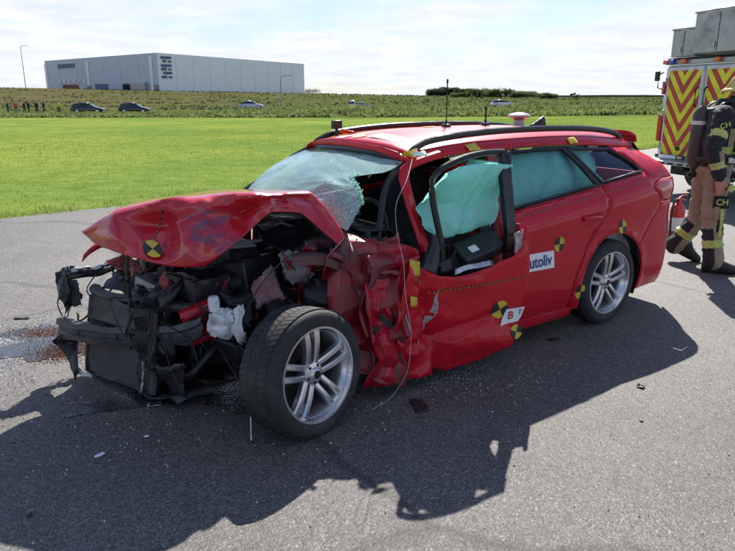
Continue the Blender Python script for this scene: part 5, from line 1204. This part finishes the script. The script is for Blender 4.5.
# far-left headlamp bracket with bright edge
mb = MB(); mb.tube(catmull([(3.47, -.52, .60), (3.40, -.50, .63), (3.28, -.50, .625), (3.18, -.46, .67), (3.10, -.40, .70)], 5), [.012 + .006 * (k % 3) for k in range(21)], 6); mb.build('headlamp_bracket', 'bare_metal', CAR)
mb = MB(); mb.tube(catmull([(3.46, -.50, .59), (3.38, -.48, .60), (3.26, -.48, .60), (3.16, -.44, .64)], 5), .016, 6); mb.build('headlamp_bracket', 'black_plastic', CAR)
crumple('lens_shard', [(3.50, -.50, .32), (3.43, -.47, .33), (3.43, -.46, .29), (3.49, -.48, .285)], 'bare_metal', amp=.02, seed=77, n=6, jag=.008)
crumple('lens_shard', [(3.47, -.33, .07), (3.40, -.26, .05), (3.42, -.26, .02), (3.48, -.34, .03)], 'white_plastic', amp=.02, seed=78, n=6, jag=.008)
crumple('lens_shard', [(3.24, -.42, .70), (3.18, -.38, .72), (3.17, -.36, .67), (3.22, -.40, .65)], 'ext_red', amp=.02, seed=79, n=6, jag=.008)
# hoses and wiring
def hose(name, pts, r, matn): mb = MB(); mb.tube(catmull(pts, 7), r, 7); return mb.build(name, matn, CAR)
mb = MB(); mb.lathe([(0, .004), (.026, .003), (.030, -.006)], 16, 'y', (2.165, .935, .40)); mb.build('grommet', 'dark_bit', CAR)
hose('coolant_hose', [(3.18, .30, .52), (3.12, .36, .62), (2.98, .30, .70), (2.80, .20, .66)], .022, 'black_plastic')
hose('coolant_hose', [(3.20, .33, .20), (3.08, .42, .18), (2.95, .45, .30), (2.80, .40, .42)], .024, 'black_plastic')
hose('intake_pipe', [(3.10, -.20, .62), (3.0, -.05, .74), (2.85, .10, .76), (2.72, .05, .70)], .032, 'black_plastic')
hose('coolant_hose', [(2.95, .50, .40), (2.85, .60, .35), (2.78, .60, .22)], .018, 'black_plastic')
for k in range(70):
    p = Vector((rnd.uniform(2.4, 3.3), rnd.uniform(-.4, .62), rnd.uniform(.35, .82))); pts = [p]
    for q in range(rnd.randint(3, 5)):
        p = p + Vector((rnd.gauss(0, .09), rnd.gauss(0, .08), rnd.gauss(-.04, .07))); p.z = max(.12, min(.84, p.z)); p.y = min(p.y, .66); p.x = min(p.x, 3.42 - .35 * max(0, p.y)); pts.append(p)
    hose('wire', pts, rnd.choice([.0025, .003, .004, .006, .009]), rnd.choice(['black_plastic'] * 9 + ['dark_steel', 'satin_black']))
for pts in ([(3.37, -.30, .50), (3.39, -.30, .56), (3.33, -.30, .64)], [(3.47, -.50, .55), (3.465, -.49, .42), (3.48, -.48, .34), (3.45, -.42, .30)], [(3.52, -.47, .30), (3.53, -.46, .18), (3.50, -.42, .08), (3.46, -.38, .03)], [(3.50, -.49, .52), (3.525, -.50, .44), (3.51, -.49, .36)], [(3.49, -.45, .26), (3.47, -.43, .16), (3.48, -.40, .06)], [(2.86, .70, .55), (2.80, .78, .72), (2.70, .76, .80), (2.58, .70, .84)], [(2.90, .72, .42), (2.84, .80, .30), (2.86, .88, .04)]):
    hose('wire', pts, .004, rnd.choice(['black_plastic', 'satin_black']))
hose('broken_rod', [(2.88, .80, .20), (2.93, .90, .10), (2.97, .98, .012)], .006, 'bare_metal')
# thin white cable hanging from the roof corner to the ground
hose('test_cable', [(1.72, .66, 1.30), (1.95, .90, 1.22), (2.06, .95, 1.10), (2.055, .955, .95), (2.035, .99, .78), (2.03, 1.0, .62), (2.01, 1.02, .45), (2.0, 1.02, .32), (2.02, 1.02, .16), (2.08, 1.0, .05), (2.14, 1.0, .008), (2.28, 1.04, .006)], .0014, 'wire_white')

# ------------------------------------------------------------------ fire and rescue truck (local x across the rear, y forward, z up)
TR_ = empty('fire_truck', (5.16, 12.05, 0.004), R(-71.6), label='rescue truck with red and yellow chevron rear doors and grey roof boxes', cat='truck')
def tbox(name, c, d, matn, parent=None, bevel=.01, rot=None, taper=1.0):
    mb = MB(); mb.box(c, d, rot, taper=taper); return mb.build(name, matn, TR_ if parent is None else parent, smooth=True, bevel=bevel)
W_ = 1.98
tbox('body', (W_ / 2, 2.3, 1.34), (W_, 4.5, 1.66), 'white_gloss', bevel=.05)
tbox('cab', (W_ / 2, 5.4, 1.15), (W_ - .06, 1.7, 1.45), 'white_gloss', bevel=.18)
tbox('windscreen', (W_ / 2, 5.75, 1.72), (W_ - .2, .9, .5), 'dark_glass', bevel=.1)
tbox('chassis', (W_ / 2, 2.6, .46), (1.1, 5.2, .22), 'dark_steel')
for k, x0 in enumerate((.50, 1.345)):
    d_ = empty('door', (x0, .035, 1.365)); d_.parent = TR_
    mb = MB(); mb.box((0, 0, 0), (.80, .035, 1.55)); mb.build('door_frame', 'white_gloss', d_, bevel=.012)
    mb = MB(); mb.box((0, -.0195, 0), (.71, .006, 1.43)); mb.build('chevron_panel', 'chevron', d_, smooth=False)
    hx = .33 if k == 0 else -.33
    mb = MB(); mb.tube([(hx, -.03, .12), (hx, -.075, .16), (hx, -.075, .40), (hx, -.03, .44)], .014, 8); mb.build('handle', 'black_trim', d_)
    mb = MB(); mb.box((hx * .1, -.027, -.58), (.09, .012, .06)); mb.build('latch', 'black_trim', d_)
    for zz_ in (-.55, .0, .55):
        mb = MB(); mb.box((-.40 if k == 0 else .40, -.01, zz_), (.04, .05, .12)); mb.build('hinge', 'aluminium', d_, bevel=.006)
tbox('centre_post', (.925, .03, 1.365), (.035, .03, 1.55), 'aluminium', bevel=.004)
for x0 in (.045, W_ - .045):
    tbox('tail_light', (x0, .02, 1.12), (.085, .06, .46), 'red_lens', bevel=.012); tbox('tail_light', (x0, .02, 1.80), (.06, .05, .22), 'red_lens', bevel=.012)
for x0, mt_ in ((.07, 'orange_lens'), (.20, 'blue_lens'), (.47, 'orange_lens'), (1.18, 'orange_lens'), (1.62, 'blue_lens')):
    tbox('warning_light', (x0, -.01, 2.225), (.11, .07, .07), mt_, bevel=.015)
tbox('light_bar', (W_ / 2, .09, 2.215), (W_ - .04, .13, .075), 'aluminium', bevel=.008)
tbox('step_bumper', (W_ / 2, -.16, .565), (W_ + .02, .36, .06), 'aluminium', bevel=.012)
for k in range(9): tbox('step_slot', (.16 + k * .21, -.345, .565), (.12, .006, .03), 'dark_steel', bevel=0)
tbox('plate_panel', (W_ / 2, .0, .64), (W_ - .10, .05, .06), 'black_plastic', bevel=.006)
tbox('licence_plate', (.36, -.036, .64), (.40, .01, .06), 'white_card', bevel=.002)
tbox('tow_hitch', (W_ / 2, -.16, .50), (.10, .30, .06), 'dark_steel')
for x0 in (.65, .85): tbox('rear_lamp_unit', (x0, -.035, .64), (.12, .02, .04), 'silver_film', bevel=.006)
# reversing camera on stalk
mb = MB(); mb.tube([(-.01, .02, 1.78), (-.09, .0, 1.80), (-.09, .0, 2.02), (-.01, .02, 2.06)], .012, 7); mb.build('mirror_stalk', 'black_trim', TR_)
tbox('rear_mirror', (-.10, -.02, 2.0), (.10, .05, .17), 'black_plastic', bevel=.02)
# rooftop boxes
def rbox(x0, x1, z0, z1, y0, y1):
    o = tbox('roof_box', ((x0 + x1) / 2, (y0 + y1) / 2, (z0 + z1) / 2), (x1 - x0, y1 - y0, z1 - z0), 'aluminium', bevel=.015)
    tbox('lid', ((x0 + x1) / 2, (y0 + y1) / 2, z1 + .012), (x1 - x0 + .03, y1 - y0 + .03, .035), 'aluminium', o, bevel=.006)
    tbox('catch', ((x0 + x1) / 2 - .05, y0 - .012, z0 + .12), (.025, .02, .09), 'bare_metal', o, bevel=.003)
    tbox('seam', ((x0 + x1) / 2, y0 - .002, (z0 + z1) / 2), (.008, .005, z1 - z0 - .05), 'dark_steel', o, bevel=0)
rbox(.08, .62, 2.30, 2.74, .05, 2.2); rbox(.66, 1.66, 2.33, 2.95, -.05, 2.4)
mb = MB(); mb.tube([(1.72, -.02, 2.30), (1.72, -.05, 2.62), (1.72, .1, 2.70)], .02, 8); mb.build('roof_handle', 'black_trim', TR_)
for k in range(4): tbox('roof_rack_bar', (W_ / 2, .1 + k * .9, 2.27), (W_, .04, .04), 'dark_steel', bevel=.004)
for y_ in (1.05, 5.1):
    for x0 in (.13, W_ - .13):
        mb = MB(); mb.lathe([(.0, -.10), (.2, -.11), (.34, -.12), (.375, -.08), (.375, .08), (.34, .12), (.2, .11), (0, .10)], 36, 'x', (x0, y_, .375)); wv_ = mb.build('wheel', 'rubber', TR_)
        for s_ in (-1, 1):
            mb = MB(); mb.lathe([(0, s_ * .112), (.14, s_ * .116), (.2, s_ * .125)], 24, 'x', (x0, y_, .375)); mb.build('rim', 'aluminium', wv_)
for y_ in (1.2, 2.5, 3.8): tbox('locker_shutter', (-.004, y_, 1.35), (.02, 1.1, 1.3), 'aluminium')
tbox('side_stripe', (-.004, 2.3, .62), (.012, 4.4, .14), 'ext_red', bevel=0)
tbox('side_skirt', (W_ / 2, 2.7, .56), (W_ - .04, 3.0, .16), 'satin_black')

# ------------------------------------------------------------------ fire extinguisher on the ground
EX = empty('fire_extinguisher', (3.66, 7.72, 0.004), R(30), label='red fire extinguisher with black hose standing behind the firefighter', cat='extinguisher')
mb = MB(); mb.lathe([(0, 0), (.080, .0), (.084, .012), (.084, .36), (.076, .40), (.05, .43), (.024, .44), (.022, .455)], 32); mb.build('cylinder', 'ext_red', EX)
mb = MB(); mb.lathe([(.0845, .12), (.0848, .13), (.0848, .27), (.0845, .28)], 32); mb.build('label', 'paper', EX)
mb = MB(); mb.box((0, 0, .475), (.05, .05, .05)); mb.tube([(0, 0, .50), (.07, 0, .53), (.15, 0, .525)], .010, 6); mb.tube([(0, 0, .485), (.07, 0, .485), (.14, 0, .47)], .009, 6); mb.build('valve', 'ext_red', EX, bevel=.004)
mb = MB(); mb.tube(catmull([(-.02, 0, .47), (-.09, -.02, .49), (-.135, -.03, .42), (-.145, -.03, .22), (-.125, -.03, .06)], 6), .013, 8); mb.build('hose', 'black_trim', EX)
mb = MB(); mb.tube([(-.126, -.03, .07), (-.118, -.03, .0)], [.014, .022], 10); mb.build('nozzle', 'black_trim', EX)

# ------------------------------------------------------------------ firefighter
FX = Vector((3.33, 6.42, 0.004))
FF = empty('person', FX, 0,  label='firefighter in tan and black turnout gear with air tank, walking away beside the car', cat='person')
J = dict(hip=(0, 0, .95), hipR=(.00, -.095, .92), hipL=(.0, .105, .92), knR=(-.02, -.15, .49), anR=(.02, -.20, .11), knL=(.02, .17, .46), anL=(-.135, .26, .155),
         waist=(.0, 0, 1.06), chest=(.04, 0, 1.33), neck=(.105, 0, 1.49), head=(.165, 0, 1.595), shR=(-.06, -.19, 1.41), elR=(-.15, -.265, 1.15), wrR=(-.085, -.29, .915),
         shL=(.05, .19, 1.41), elL=(.07, .28, 1.14), wrL=(.20, .22, .94))
J = {k: Vector(v) for k, v in J.items()}
B = [('pelvis', J['hip'], J['waist'], .165, .165), ('torso', J['waist'], J['chest'], .165, .185), ('should', J['shL'], J['shR'], .095, .095), ('neck', J['chest'] + Vector((.03, 0, .10)), J['neck'] + Vector((.02, 0, .04)), .09, .065),
     ('thighR', J['hipR'], J['knR'], .115, .092), ('shinR', J['knR'], J['anR'], .092, .090), ('thighL', J['hipL'], J['knL'], .115, .092), ('shinL', J['knL'], J['anL'], .092, .090),
     ('uarmR', J['shR'], J['elR'], .085, .070), ('farmR', J['elR'], J['wrR'], .070, .060), ('uarmL', J['shL'], J['elL'], .085, .070), ('farmL', J['elL'], J['wrL'], .070, .060),
     ('head', J['head'] + Vector((0, 0, -.02)), J['head'] + Vector((.02, 0, .05)), .088, .092), ('jaw', J['head'] + Vector((.03, 0, -.07)), J['head'] + Vector((.05, 0, -.04)), .06, .065),
     ('nose', J['head'] + Vector((.085, 0, -.01)), J['head'] + Vector((.108, 0, -.025)), .014, .016)]
def hand(w_, d, side, tagn):
    """palm, four unequal curled fingers and a thumb leaving the side of the palm"""
    d = d.normalized(); out = []; fw = Vector((1, 0, 0)) - d * d.x; fw.normalize(); lat = d.cross(fw).normalized()
    for q in (-.028, -.009, .010, .028): out.append((tagn, w_ + fw * q * .7 + d * .01, w_ + fw * q + d * .085, .019, .016))
    for q, L in ((.028, .070), (.009, .078), (-.010, .072), (-.028, .056)):
        a = w_ + fw * q + d * .088; b_ = a + d * L * .45 + lat * side * .012; c = b_ + d * L * .32 + lat * side * .030; out += [(tagn, a, b_, .0115, .0105), (tagn, b_, c, .0105, .009)]
    a = w_ + fw * .030 + d * .03; b_ = a + fw * .030 + d * .028; c = b_ + fw * .006 + d * .034 + lat * side * .010; out += [(tagn, a, b_, .015, .013), (tagn, b_, c, .012, .010)]
    return out
B += hand(J['wrR'] + Vector((.008, 0, -.045)), J['wrR'] - J['elR'] + Vector((0, 0, -.05)), -1, 'handR'); B += hand(J['wrL'] + Vector((.02, 0, -.02)), J['wrL'] - J['elL'] + Vector((0, 0, -.1)), 1, 'handL')
me = capsule_union([b_[1:] for b_ in B], .0085, smooth=4)
for k in ('turnout_tan', 'turnout_black', 'reflect', 'skin'): me.materials.append(M[k])
segs = [(n_, a, b_, (b_ - a), max((b_ - a).length_squared, 1e-9), (ra + rb) / 2) for n_, a, b_, ra, rb in B]
def ffmat(c, n_, u):
    if n_ in ('head', 'jaw', 'nose'): return 3
    if n_.startswith('hand'): return 3 if n_ == 'handR' else 1
    if n_ == 'neck': return 1
    if n_ in ('shinR', 'shinL'):
        if .48 < u < .66: return 2
        if u < .30 and c.x > J['kn' + n_[-1]].x: return 1
        if c.x < (J['kn' + n_[-1]].x * (1 - u) + J['an' + n_[-1]].x * u) - .03 and u > .2: return 1
        return 0
    if n_ in ('thighR', 'thighL'): return 1 if (u > .78 and c.x > J['kn' + n_[-1]].x + .01) else 0
    if n_ == 'pelvis': return 0 if c.z < .985 else 1
    if n_.startswith('uarm'): return 2 if .50 < u < .72 else 1
    if n_.startswith('farm'): return 2 if .55 < u < .78 else (0 if c.x > (J['el' + n_[-1]].x * (1 - u) + J['wr' + n_[-1]].x * u) and u < .55 else 1)
    if n_ == 'torso':
        if 1.085 < c.z < 1.145: return 2
        return 0 if c.x > .02 and c.z < 1.30 else 1
    return 1
import numpy as np
cs_ = np.empty(len(me.polygons) * 3, dtype=np.float32); me.polygons.foreach_get('center', cs_); cs_ = cs_.reshape(-1, 3)
best_d = np.full(len(cs_), 9.0); best_i = np.zeros(len(cs_), int); best_u = np.zeros(len(cs_))
for k, (n_, a, b_, d, l2, r_) in enumerate(segs):
    A0 = np.array(a); D0 = np.array(d); u = np.clip(((cs_ - A0) @ D0) / l2, 0, 1); q = np.linalg.norm(cs_ - A0 - u[:, None] * D0, axis=1) - r_
    m_ = q < best_d; best_d[m_] = q[m_]; best_i[m_] = k; best_u[m_] = u[m_]
me.polygons.foreach_set('material_index', [ffmat(Vector(c), segs[i][0], u) for c, i, u in zip(cs_, best_i, best_u)])
nv_ = [v.normal.copy() for v in me.vertices]            # cloth folds
for v, n_ in zip(me.vertices, nv_):
    if .14 < v.co.z < 1.45 and not (v.co.y < -.24 and v.co.z < .90):
        q = v.co.copy(); k = (.5 - abs(noise.noise(Vector((q.x * 6, q.y * 6, q.z * 13))))) * .030 - .008 + noise.noise(Vector((q.x * 20, q.y * 20, q.z * 32))) * .005
        v.co += n_ * k
bo = bpy.data.objects.new('body', me); COL.objects.link(bo); bo.parent = FF
# boots
def boot(an, dirv, roll, nm='boot'):
    d = Vector(dirv).normalized(); up = Vector((0, 0, 1)); rm_ = Matrix((( d.x, -d.y, 0), (d.y, d.x, 0), (0, 0, 1))).to_3x3()
    pt = Matrix.Rotation(roll, 3, 'Y'); P = []
    for x, hw, z0, z1 in ((-.10, .030, .012, .10), (-.085, .042, .0, .15), (-.03, .046, .0, .20), (.03, .046, .0, .17), (.08, .048, .0, .115), (.13, .052, .0, .095), (.175, .046, .002, .080), (.20, .026, .010, .055)):
        row = []
        for k in range(13):
            a = 2 * math.pi * k / 12; s_, c_ = math.sin(a), math.cos(a); row.append((x, hw * math.copysign(abs(c_) ** .6, c_), (z0 + z1) / 2 + (z1 - z0) / 2 * math.copysign(abs(s_) ** .6, s_)))
        P.append(row)
    piv = Vector((.15, 0, 0)); P = [[Vector(an) + rm_ @ (piv + pt @ (Vector(p) - piv)) for p in row] for row in P]
    mb = MB(); mb.grid(P); mb.add(P[0][:12], [tuple(range(12))]); mb.add(P[-1][:12], [tuple(range(12))]); return mb.build(nm, 'boot', FF)
boot((.03, -.20, .0), (.93, -.36), 0); boot((-.10, .255, .0), (.96, -.20), R(26))
# helmet, mask, hood collar
hc = J['head']; FF.scale = (1.05, 1.05, 1.05)
P = []
for i in range(11):
    b_ = R(90 - i * 9.5); row = []
    for k in range(29):
        a = 2 * math.pi * k / 28; brim = .035 * max(0, (i - 8) / 2) + .02 * max(0, (i - 8) / 2) * max(0, -math.cos(a)) * 2
        row.append(hc + Vector((.012 + (.132 * math.cos(b_) + brim * .7) * math.cos(a), (.118 * math.cos(b_) + brim * .6) * math.sin(a), .035 + .125 * math.sin(b_))))
    P.append(row)
mb = MB(); mb.grid(P); hl = mb.build('helmet', 'helmet_yellow', FF, solid=.008)
mb = MB(); mb.tube([hc + Vector((-.13, 0, .06)), hc + Vector((-.08, 0, .135)), hc + Vector((.01, 0, .172)), hc + Vector((.10, 0, .14)), hc + Vector((.15, 0, .06))], .014, 8); mb.build('helmet_ridge', 'helmet_yellow', hl)
mb = MB(); mb.grid([[hc + Vector((.02 + .105 * math.cos(a) * q, .10 * math.sin(a) * q, z)) for a in [R(-100 + 10 * k) for k in range(21)]] for z, q in ((.035, 1.04), (0, 1.08), (-.05, 1.05), (-.095, .9))]); mk = mb.build('face_mask', 'visor', FF)
mb = MB(); mb.lathe([(0, .0), (.032, .0), (.036, .03), (.028, .055), (0, .06)], 18, 'x', hc + Vector((.10, 0, -.085))); mb.build('regulator', 'black_trim', mk)
mb = MB(); mb.grid([[Vector((.075, 0, 0)) + Vector((r_ * math.cos(R(15 * k)), r_ * 1.05 * math.sin(R(15 * k)), z)) for k in range(25)] for r_, z in ((.15, 1.42), (.125, 1.47), (.115, 1.53), (.10, 1.56))]); mb.build('collar', 'turnout_black', FF)
# air cylinder, backplate, straps
tk0, tk1 = Vector((-.165, .02, .93)), Vector((-.150, .02, 1.50)); dd = (tk1 - tk0)
mb = MB(); mb.tube([tk0, tk0 + dd * .06, tk0 + dd * .14, tk0 + dd * .85, tk0 + dd * .94, tk1], [.02, .055, .075, .075, .055, .02], 20); tk = mb.build('air_cylinder', 'tank_grey', FF)
mb = MB(); mb.tube([tk0 + dd * .70, tk0 + dd * .76], .078, 20); mb.build('cylinder_band', 'reflect_silver', tk)
mb = MB(); mb.tube([tk0 - Vector((0, 0, .075)), tk0 + Vector((0, 0, .01))], [.026, .026], 12); mb.tube([tk0 - Vector((.05, 0, .05)), tk0 - Vector((-.05, 0, .05))], .018, 10); mb.build('valve', 'black_trim', tk)
mb = MB(); mb.box((-.125, .0, 1.22), (.05, .26, .52), Matrix.Rotation(R(2), 3, 'Y')); mb.build('backplate', 'black_plastic', FF, bevel=.02)
for s_ in (-1, 1):
    mb = MB(); P = catmull([(-.11, s_ * .09, 1.42), (-.02, s_ * .105, 1.525), (.09, s_ * .105, 1.50), (.20, s_ * .10, 1.38), (.225, s_ * .11, 1.20), (.13, s_ * .17, 1.08), (-.04, s_ * .185, 1.05), (-.12, s_ * .13, 1.05)], 5)
    mb.grid([[p + Vector((0, -.022, 0)), p + Vector((0, .022, 0)) + Vector((0, 0, .004))] for p in P]); mb.build('harness_strap', 'black_plastic', FF, solid=.008)
mb = MB(); mb.grid([[(.195 * math.cos(R(15 * k)) + .0, .195 * math.sin(R(15 * k)), z) for k in range(25)] for z in (1.005, 1.03, 1.055)]); mb.build('waist_belt', 'black_plastic', FF, solid=.008)
mb = MB(); mb.tube(catmull([(-.10, -.08, 1.45), (.0, -.18, 1.47), (.16, -.16, 1.42), (.22, -.06, 1.48), (.20, 0, 1.53)], 5), .011, 7); mb.build('air_hose', 'black_trim', FF)
mb = MB(); mb.lathe([(0, -.21), (.03, -.21), (.032, -.19), (.02, -.185)], 16, 'y', (.17, 0, 1.28)); mb.build('pressure_gauge', 'white_card', FF)
mb = MB(); mb.tube(catmull([(-.06, -.17, 1.02), (-.09, -.21, .93), (-.05, -.22, .84), (-.03, -.21, .80)], 4), .016, 7); mb.build('strap_end', 'black_plastic', FF)
mb = MB(); mb.box((.01, -.345, .80), (.05, .02, .06), Matrix.Rotation(R(25), 3, 'Y')); mb.build('glove_tag', 'reflect', FF, bevel=.005)
for c, d_ in (((.0, -.232, .56), (.11, .03, .13)), ((.13, -.15, 1.16), (.10, .06, .12)), ((.16, .02, 1.33), (.06, .14, .10))):
    mb = MB(); mb.box(c, d_, Matrix.Rotation(R(-4), 3, 'Y')); mb.build('pocket', 'turnout_black' if c[2] > 1 else 'turnout_tan', FF, bevel=.012)
mb = MB(); mb.tube(catmull([(.18, -.14, 1.40), (.21, -.16, 1.28), (.17, -.20, 1.16), (.06, -.23, 1.05)], 5), .009, 6); mb.build('gauge_hose', 'black_trim', FF)
mb = MB(); mb.box((.05, -.215, 1.03), (.07, .03, .05)); mb.build('belt_buckle', 'bare_metal', FF, bevel=.006)
mb = MB(); mb.tube(catmull([(.12, -.20, 1.03), (.15, -.23, .92), (.13, -.24, .80)], 4), .012, 6); mb.build('carabiner_strap', 'ext_red', FF)
# patches with letters
def patch(c, w_, h, u, v, txt, size, base='turnout_black'):
    u, v = Vector(u).normalized(), Vector(v).normalized(); n_ = u.cross(v).normalized(); c = Vector(c)
    mb = MB(); mb.grid([[c + u * w_ * (i / 4 - .5) + v * h * (j / 3 - .5) - n_ * .016 * ((i / 2 - 1) ** 2) for i in range(5)] for j in range(4)]); o = mb.build('name_patch', base, FF, solid=.006)
    vs, fs = text_mesh(txt, size); mb = MB(); mb.add([c + u * p.x + v * p.y + n_ * .006 for p in vs], fs); mb.build('lettering', 'reflect', o, smooth=False)
patch((.0, -.245, .66), .135, .11, (.98, -.10, 0), (0, .02, 1), 'CH', .075)
patch((.0, -.252, .80), .15, .055, (.98, -.10, 0), (0, .04, 1), '', .03)
patch((-.095, -.300, 1.335), .085, .07, (.93, -.12, .30), (-.28, .06, .95), 'CH', .062)
mb = MB(); mb.grid([[(.01 + dx_, -.248 - .0 * k - .02 * (1 - abs(k - 3) / 3), .60 - .30 * k / 6) for dx_ in (-.014, .014)] for k in range(7)]); mb.build('leg_stripe', 'reflect', FF, solid=.004)

# ------------------------------------------------------------------ spill and debris
def puddle(name, cx, cy, rx, ry, matn, seed, z, label, cat, n=90, amp=.5, rot=0):
    pts = []
    for k in range(n):
        a = 2 * math.pi * k / n; q = 1 + amp * noise.noise(Vector((math.cos(a) * 1.6, math.sin(a) * 1.6, seed))) + amp * .5 * noise.noise(Vector((math.cos(a) * 5, math.sin(a) * 5, seed)))
        x, y = rx * q * math.cos(a), ry * q * math.sin(a); pts.append((cx + x * math.cos(rot) - y * math.sin(rot), cy + x * math.sin(rot) + y * math.cos(rot)))
    tri = tessellate_polygon([[Vector((a, b_, 0)) for a, b_ in pts]]); mb = MB(); mb.add([(a, b_, z) for a, b_ in pts], tri); return mb.build(name, matn, None, smooth=False, label=label, cat=cat)
puddle('coolant_puddle', -2.12, 4.30, .50, .26, 'coolant', 5.7, .0074, 'pale wet spill with brown granules beside the wrecked nose', 'puddle', rot=R(-20), amp=.9)
puddle('coolant_puddle', -1.30, 3.42, .42, .10, 'coolant', 3.3, .0076, 'dark wet drips just in front of the radiator', 'puddle', rot=R(20), amp=.9)
puddle('coolant_puddle', -.55, 3.62, .55, .28, 'coolant', 8.1, .0078, 'dark oil patch under the crushed engine bay', 'puddle', rot=R(10))
def grains(name, n, gen, matn, label, cat):
    mb = MB()
    for k in range(n):
        x, y, s_ = gen(); c = Vector((x, y, .005 + s_ * .4)); a = rnd.uniform(0, 3)
        v = [c + Vector((math.cos(a + q * 2.1) * s_, math.sin(a + q * 2.1) * s_, -s_ * .4)) for q in range(3)] + [c + Vector((0, 0, s_ * .6))]; mb.add(v, [(0, 1, 3), (1, 2, 3), (2, 0, 3)])
    return mb.build(name, matn, None, smooth=False, label=label, cat=cat, kind='stuff')
def gb():
    c = rnd.choice([(-2.28, 4.50, .14, .06), (-2.28, 4.50, .14, .06), (-2.06, 4.12, .09, .07), (-2.0, 4.22, .10, .07)]); return rnd.gauss(c[0], c[2]), rnd.gauss(c[1], c[3]), rnd.uniform(.003, .008)
grains('absorbent_granules', 6000, gb, 'brown_grain', 'rust brown absorbent granules scattered on the tarmac', 'granules')
def gw():
    while True:
        x, y = rnd.gauss(-2.25, .34), rnd.gauss(4.35, .32)
        if noise.noise(Vector((x * 3, y * 3, 1))) > -.1: return x, y, rnd.uniform(.003, .008)
grains('spilled_powder', 3500, gw, 'white_grain', 'pale grey powder spilled on the tarmac beside the wreck', 'powder')
def gg():
    return rnd.gauss(.55, .35), rnd.gauss(3.75, .25), rnd.uniform(.002, .005)
grains('glass_fragments', 500, gg, 'white_plastic', 'tiny glass fragments on the tarmac beside the open door', 'glass')
def gd3():
    return rnd.gauss(-1.0, .75), rnd.gauss(3.25, .45), rnd.uniform(.0025, .007)
grains('plastic_crumbs', 260, gd3, 'white_plastic', 'pale plastic and glass crumbs scattered before the wreck', 'crumbs')
def gd4():
    return rnd.uniform(-3.5, 3.2), rnd.uniform(2.2, 6.5), rnd.uniform(.002, .005)
grains('grit', 700, gd4, 'dark_bit', 'dark grit scattered over the tarmac round the car', 'grit')
def gd2():
    a = rnd.gauss(0, .9), rnd.gauss(0, .7); return -1.0 + a[0] * .8, 3.35 + a[1] * .5, rnd.uniform(.002, .006)
grains('plastic_crumbs', 1300, gd2, 'dark_bit', 'small dark plastic crumbs scattered before the wreck', 'crumbs')
def debris(name, x, y, d, matn, rz, label, cat, seed, amp=.3):
    a = Vector((-d[0] / 2, -d[1] / 2, 0)); cs = [a, a + Vector((d[0], 0, 0)), a + Vector((d[0], d[1], 0)), a + Vector((0, d[1], 0))]
    P = []; n = 7
    for i in range(n + 1):
        P.append([(cs[0].x + d[0] * i / n + .12 * d[0] * noise.noise(Vector((i * .8, j * .9, seed))), cs[0].y + d[1] * j / n + .12 * d[1] * noise.noise(Vector((i * .9, j * .7, seed + 4))), max(.004, d[2] * (.35 + amp * 2 * noise.noise(Vector((i * .35, j * .35, seed + 2)))))) for j in range(n + 1)])
    mb = MB(); mb.grid(P); o = mb.build(name, matn, None, solid=.004, label=label, cat=cat); o.location = (x, y, .006); o.rotation_euler = (0, 0, rz); return o
debris('plastic_shard', -1.275, 2.81, (.05, .022, .012), 'white_card', R(60), 'small white plastic shard on the tarmac before the radiator', 'shard', 1)
debris('plastic_shard', -1.11, 2.99, (.022, .016, .01), 'white_card', R(10), 'tiny white chip beside the larger white shard', 'shard', 2)
debris('plastic_shard', -1.18, 3.34, (.07, .04, .02), 'bare_metal', R(20), 'bright metal flake lying just under the radiator', 'shard', 3)
debris('plastic_shard', .285, 3.33, (.075, .15, .02), 'dark_bit', R(12), 'black rectangular plastic frame piece lying below the door', 'shard', 4, .15)
debris('plastic_shard', 1.61, 3.58, (.035, .04, .022), 'dark_bit', R(40), 'black plastic lump alone on sunlit tarmac', 'shard', 5)
debris('plastic_shard', 1.445, 3.16, (.016, .016, .008), 'dark_bit', R(0), 'tiny black crumb on the tarmac near the black lump', 'shard', 6)
debris('plastic_shard', 1.32, 4.37, (.10, .05, .012), 'dark_bit', R(30), 'flat dark scrap in the shadow beside the rear door', 'shard', 7)
debris('plastic_shard', -2.66, 4.82, (.11, .03, .016), 'dark_bit', R(8), 'black sliver of trim beside the pale powder', 'shard', 8)
debris('plastic_shard', -1.38, 2.345, (.022, .018, .01), 'dark_bit', R(30), 'small dark chip in the sun past the shadow edge', 'shard', 9)
debris('plastic_shard', -2.45, 5.75, (.07, .02, .014), 'dark_bit', R(-10), 'dark sliver on the open tarmac beside the bonnet', 'shard', 11)
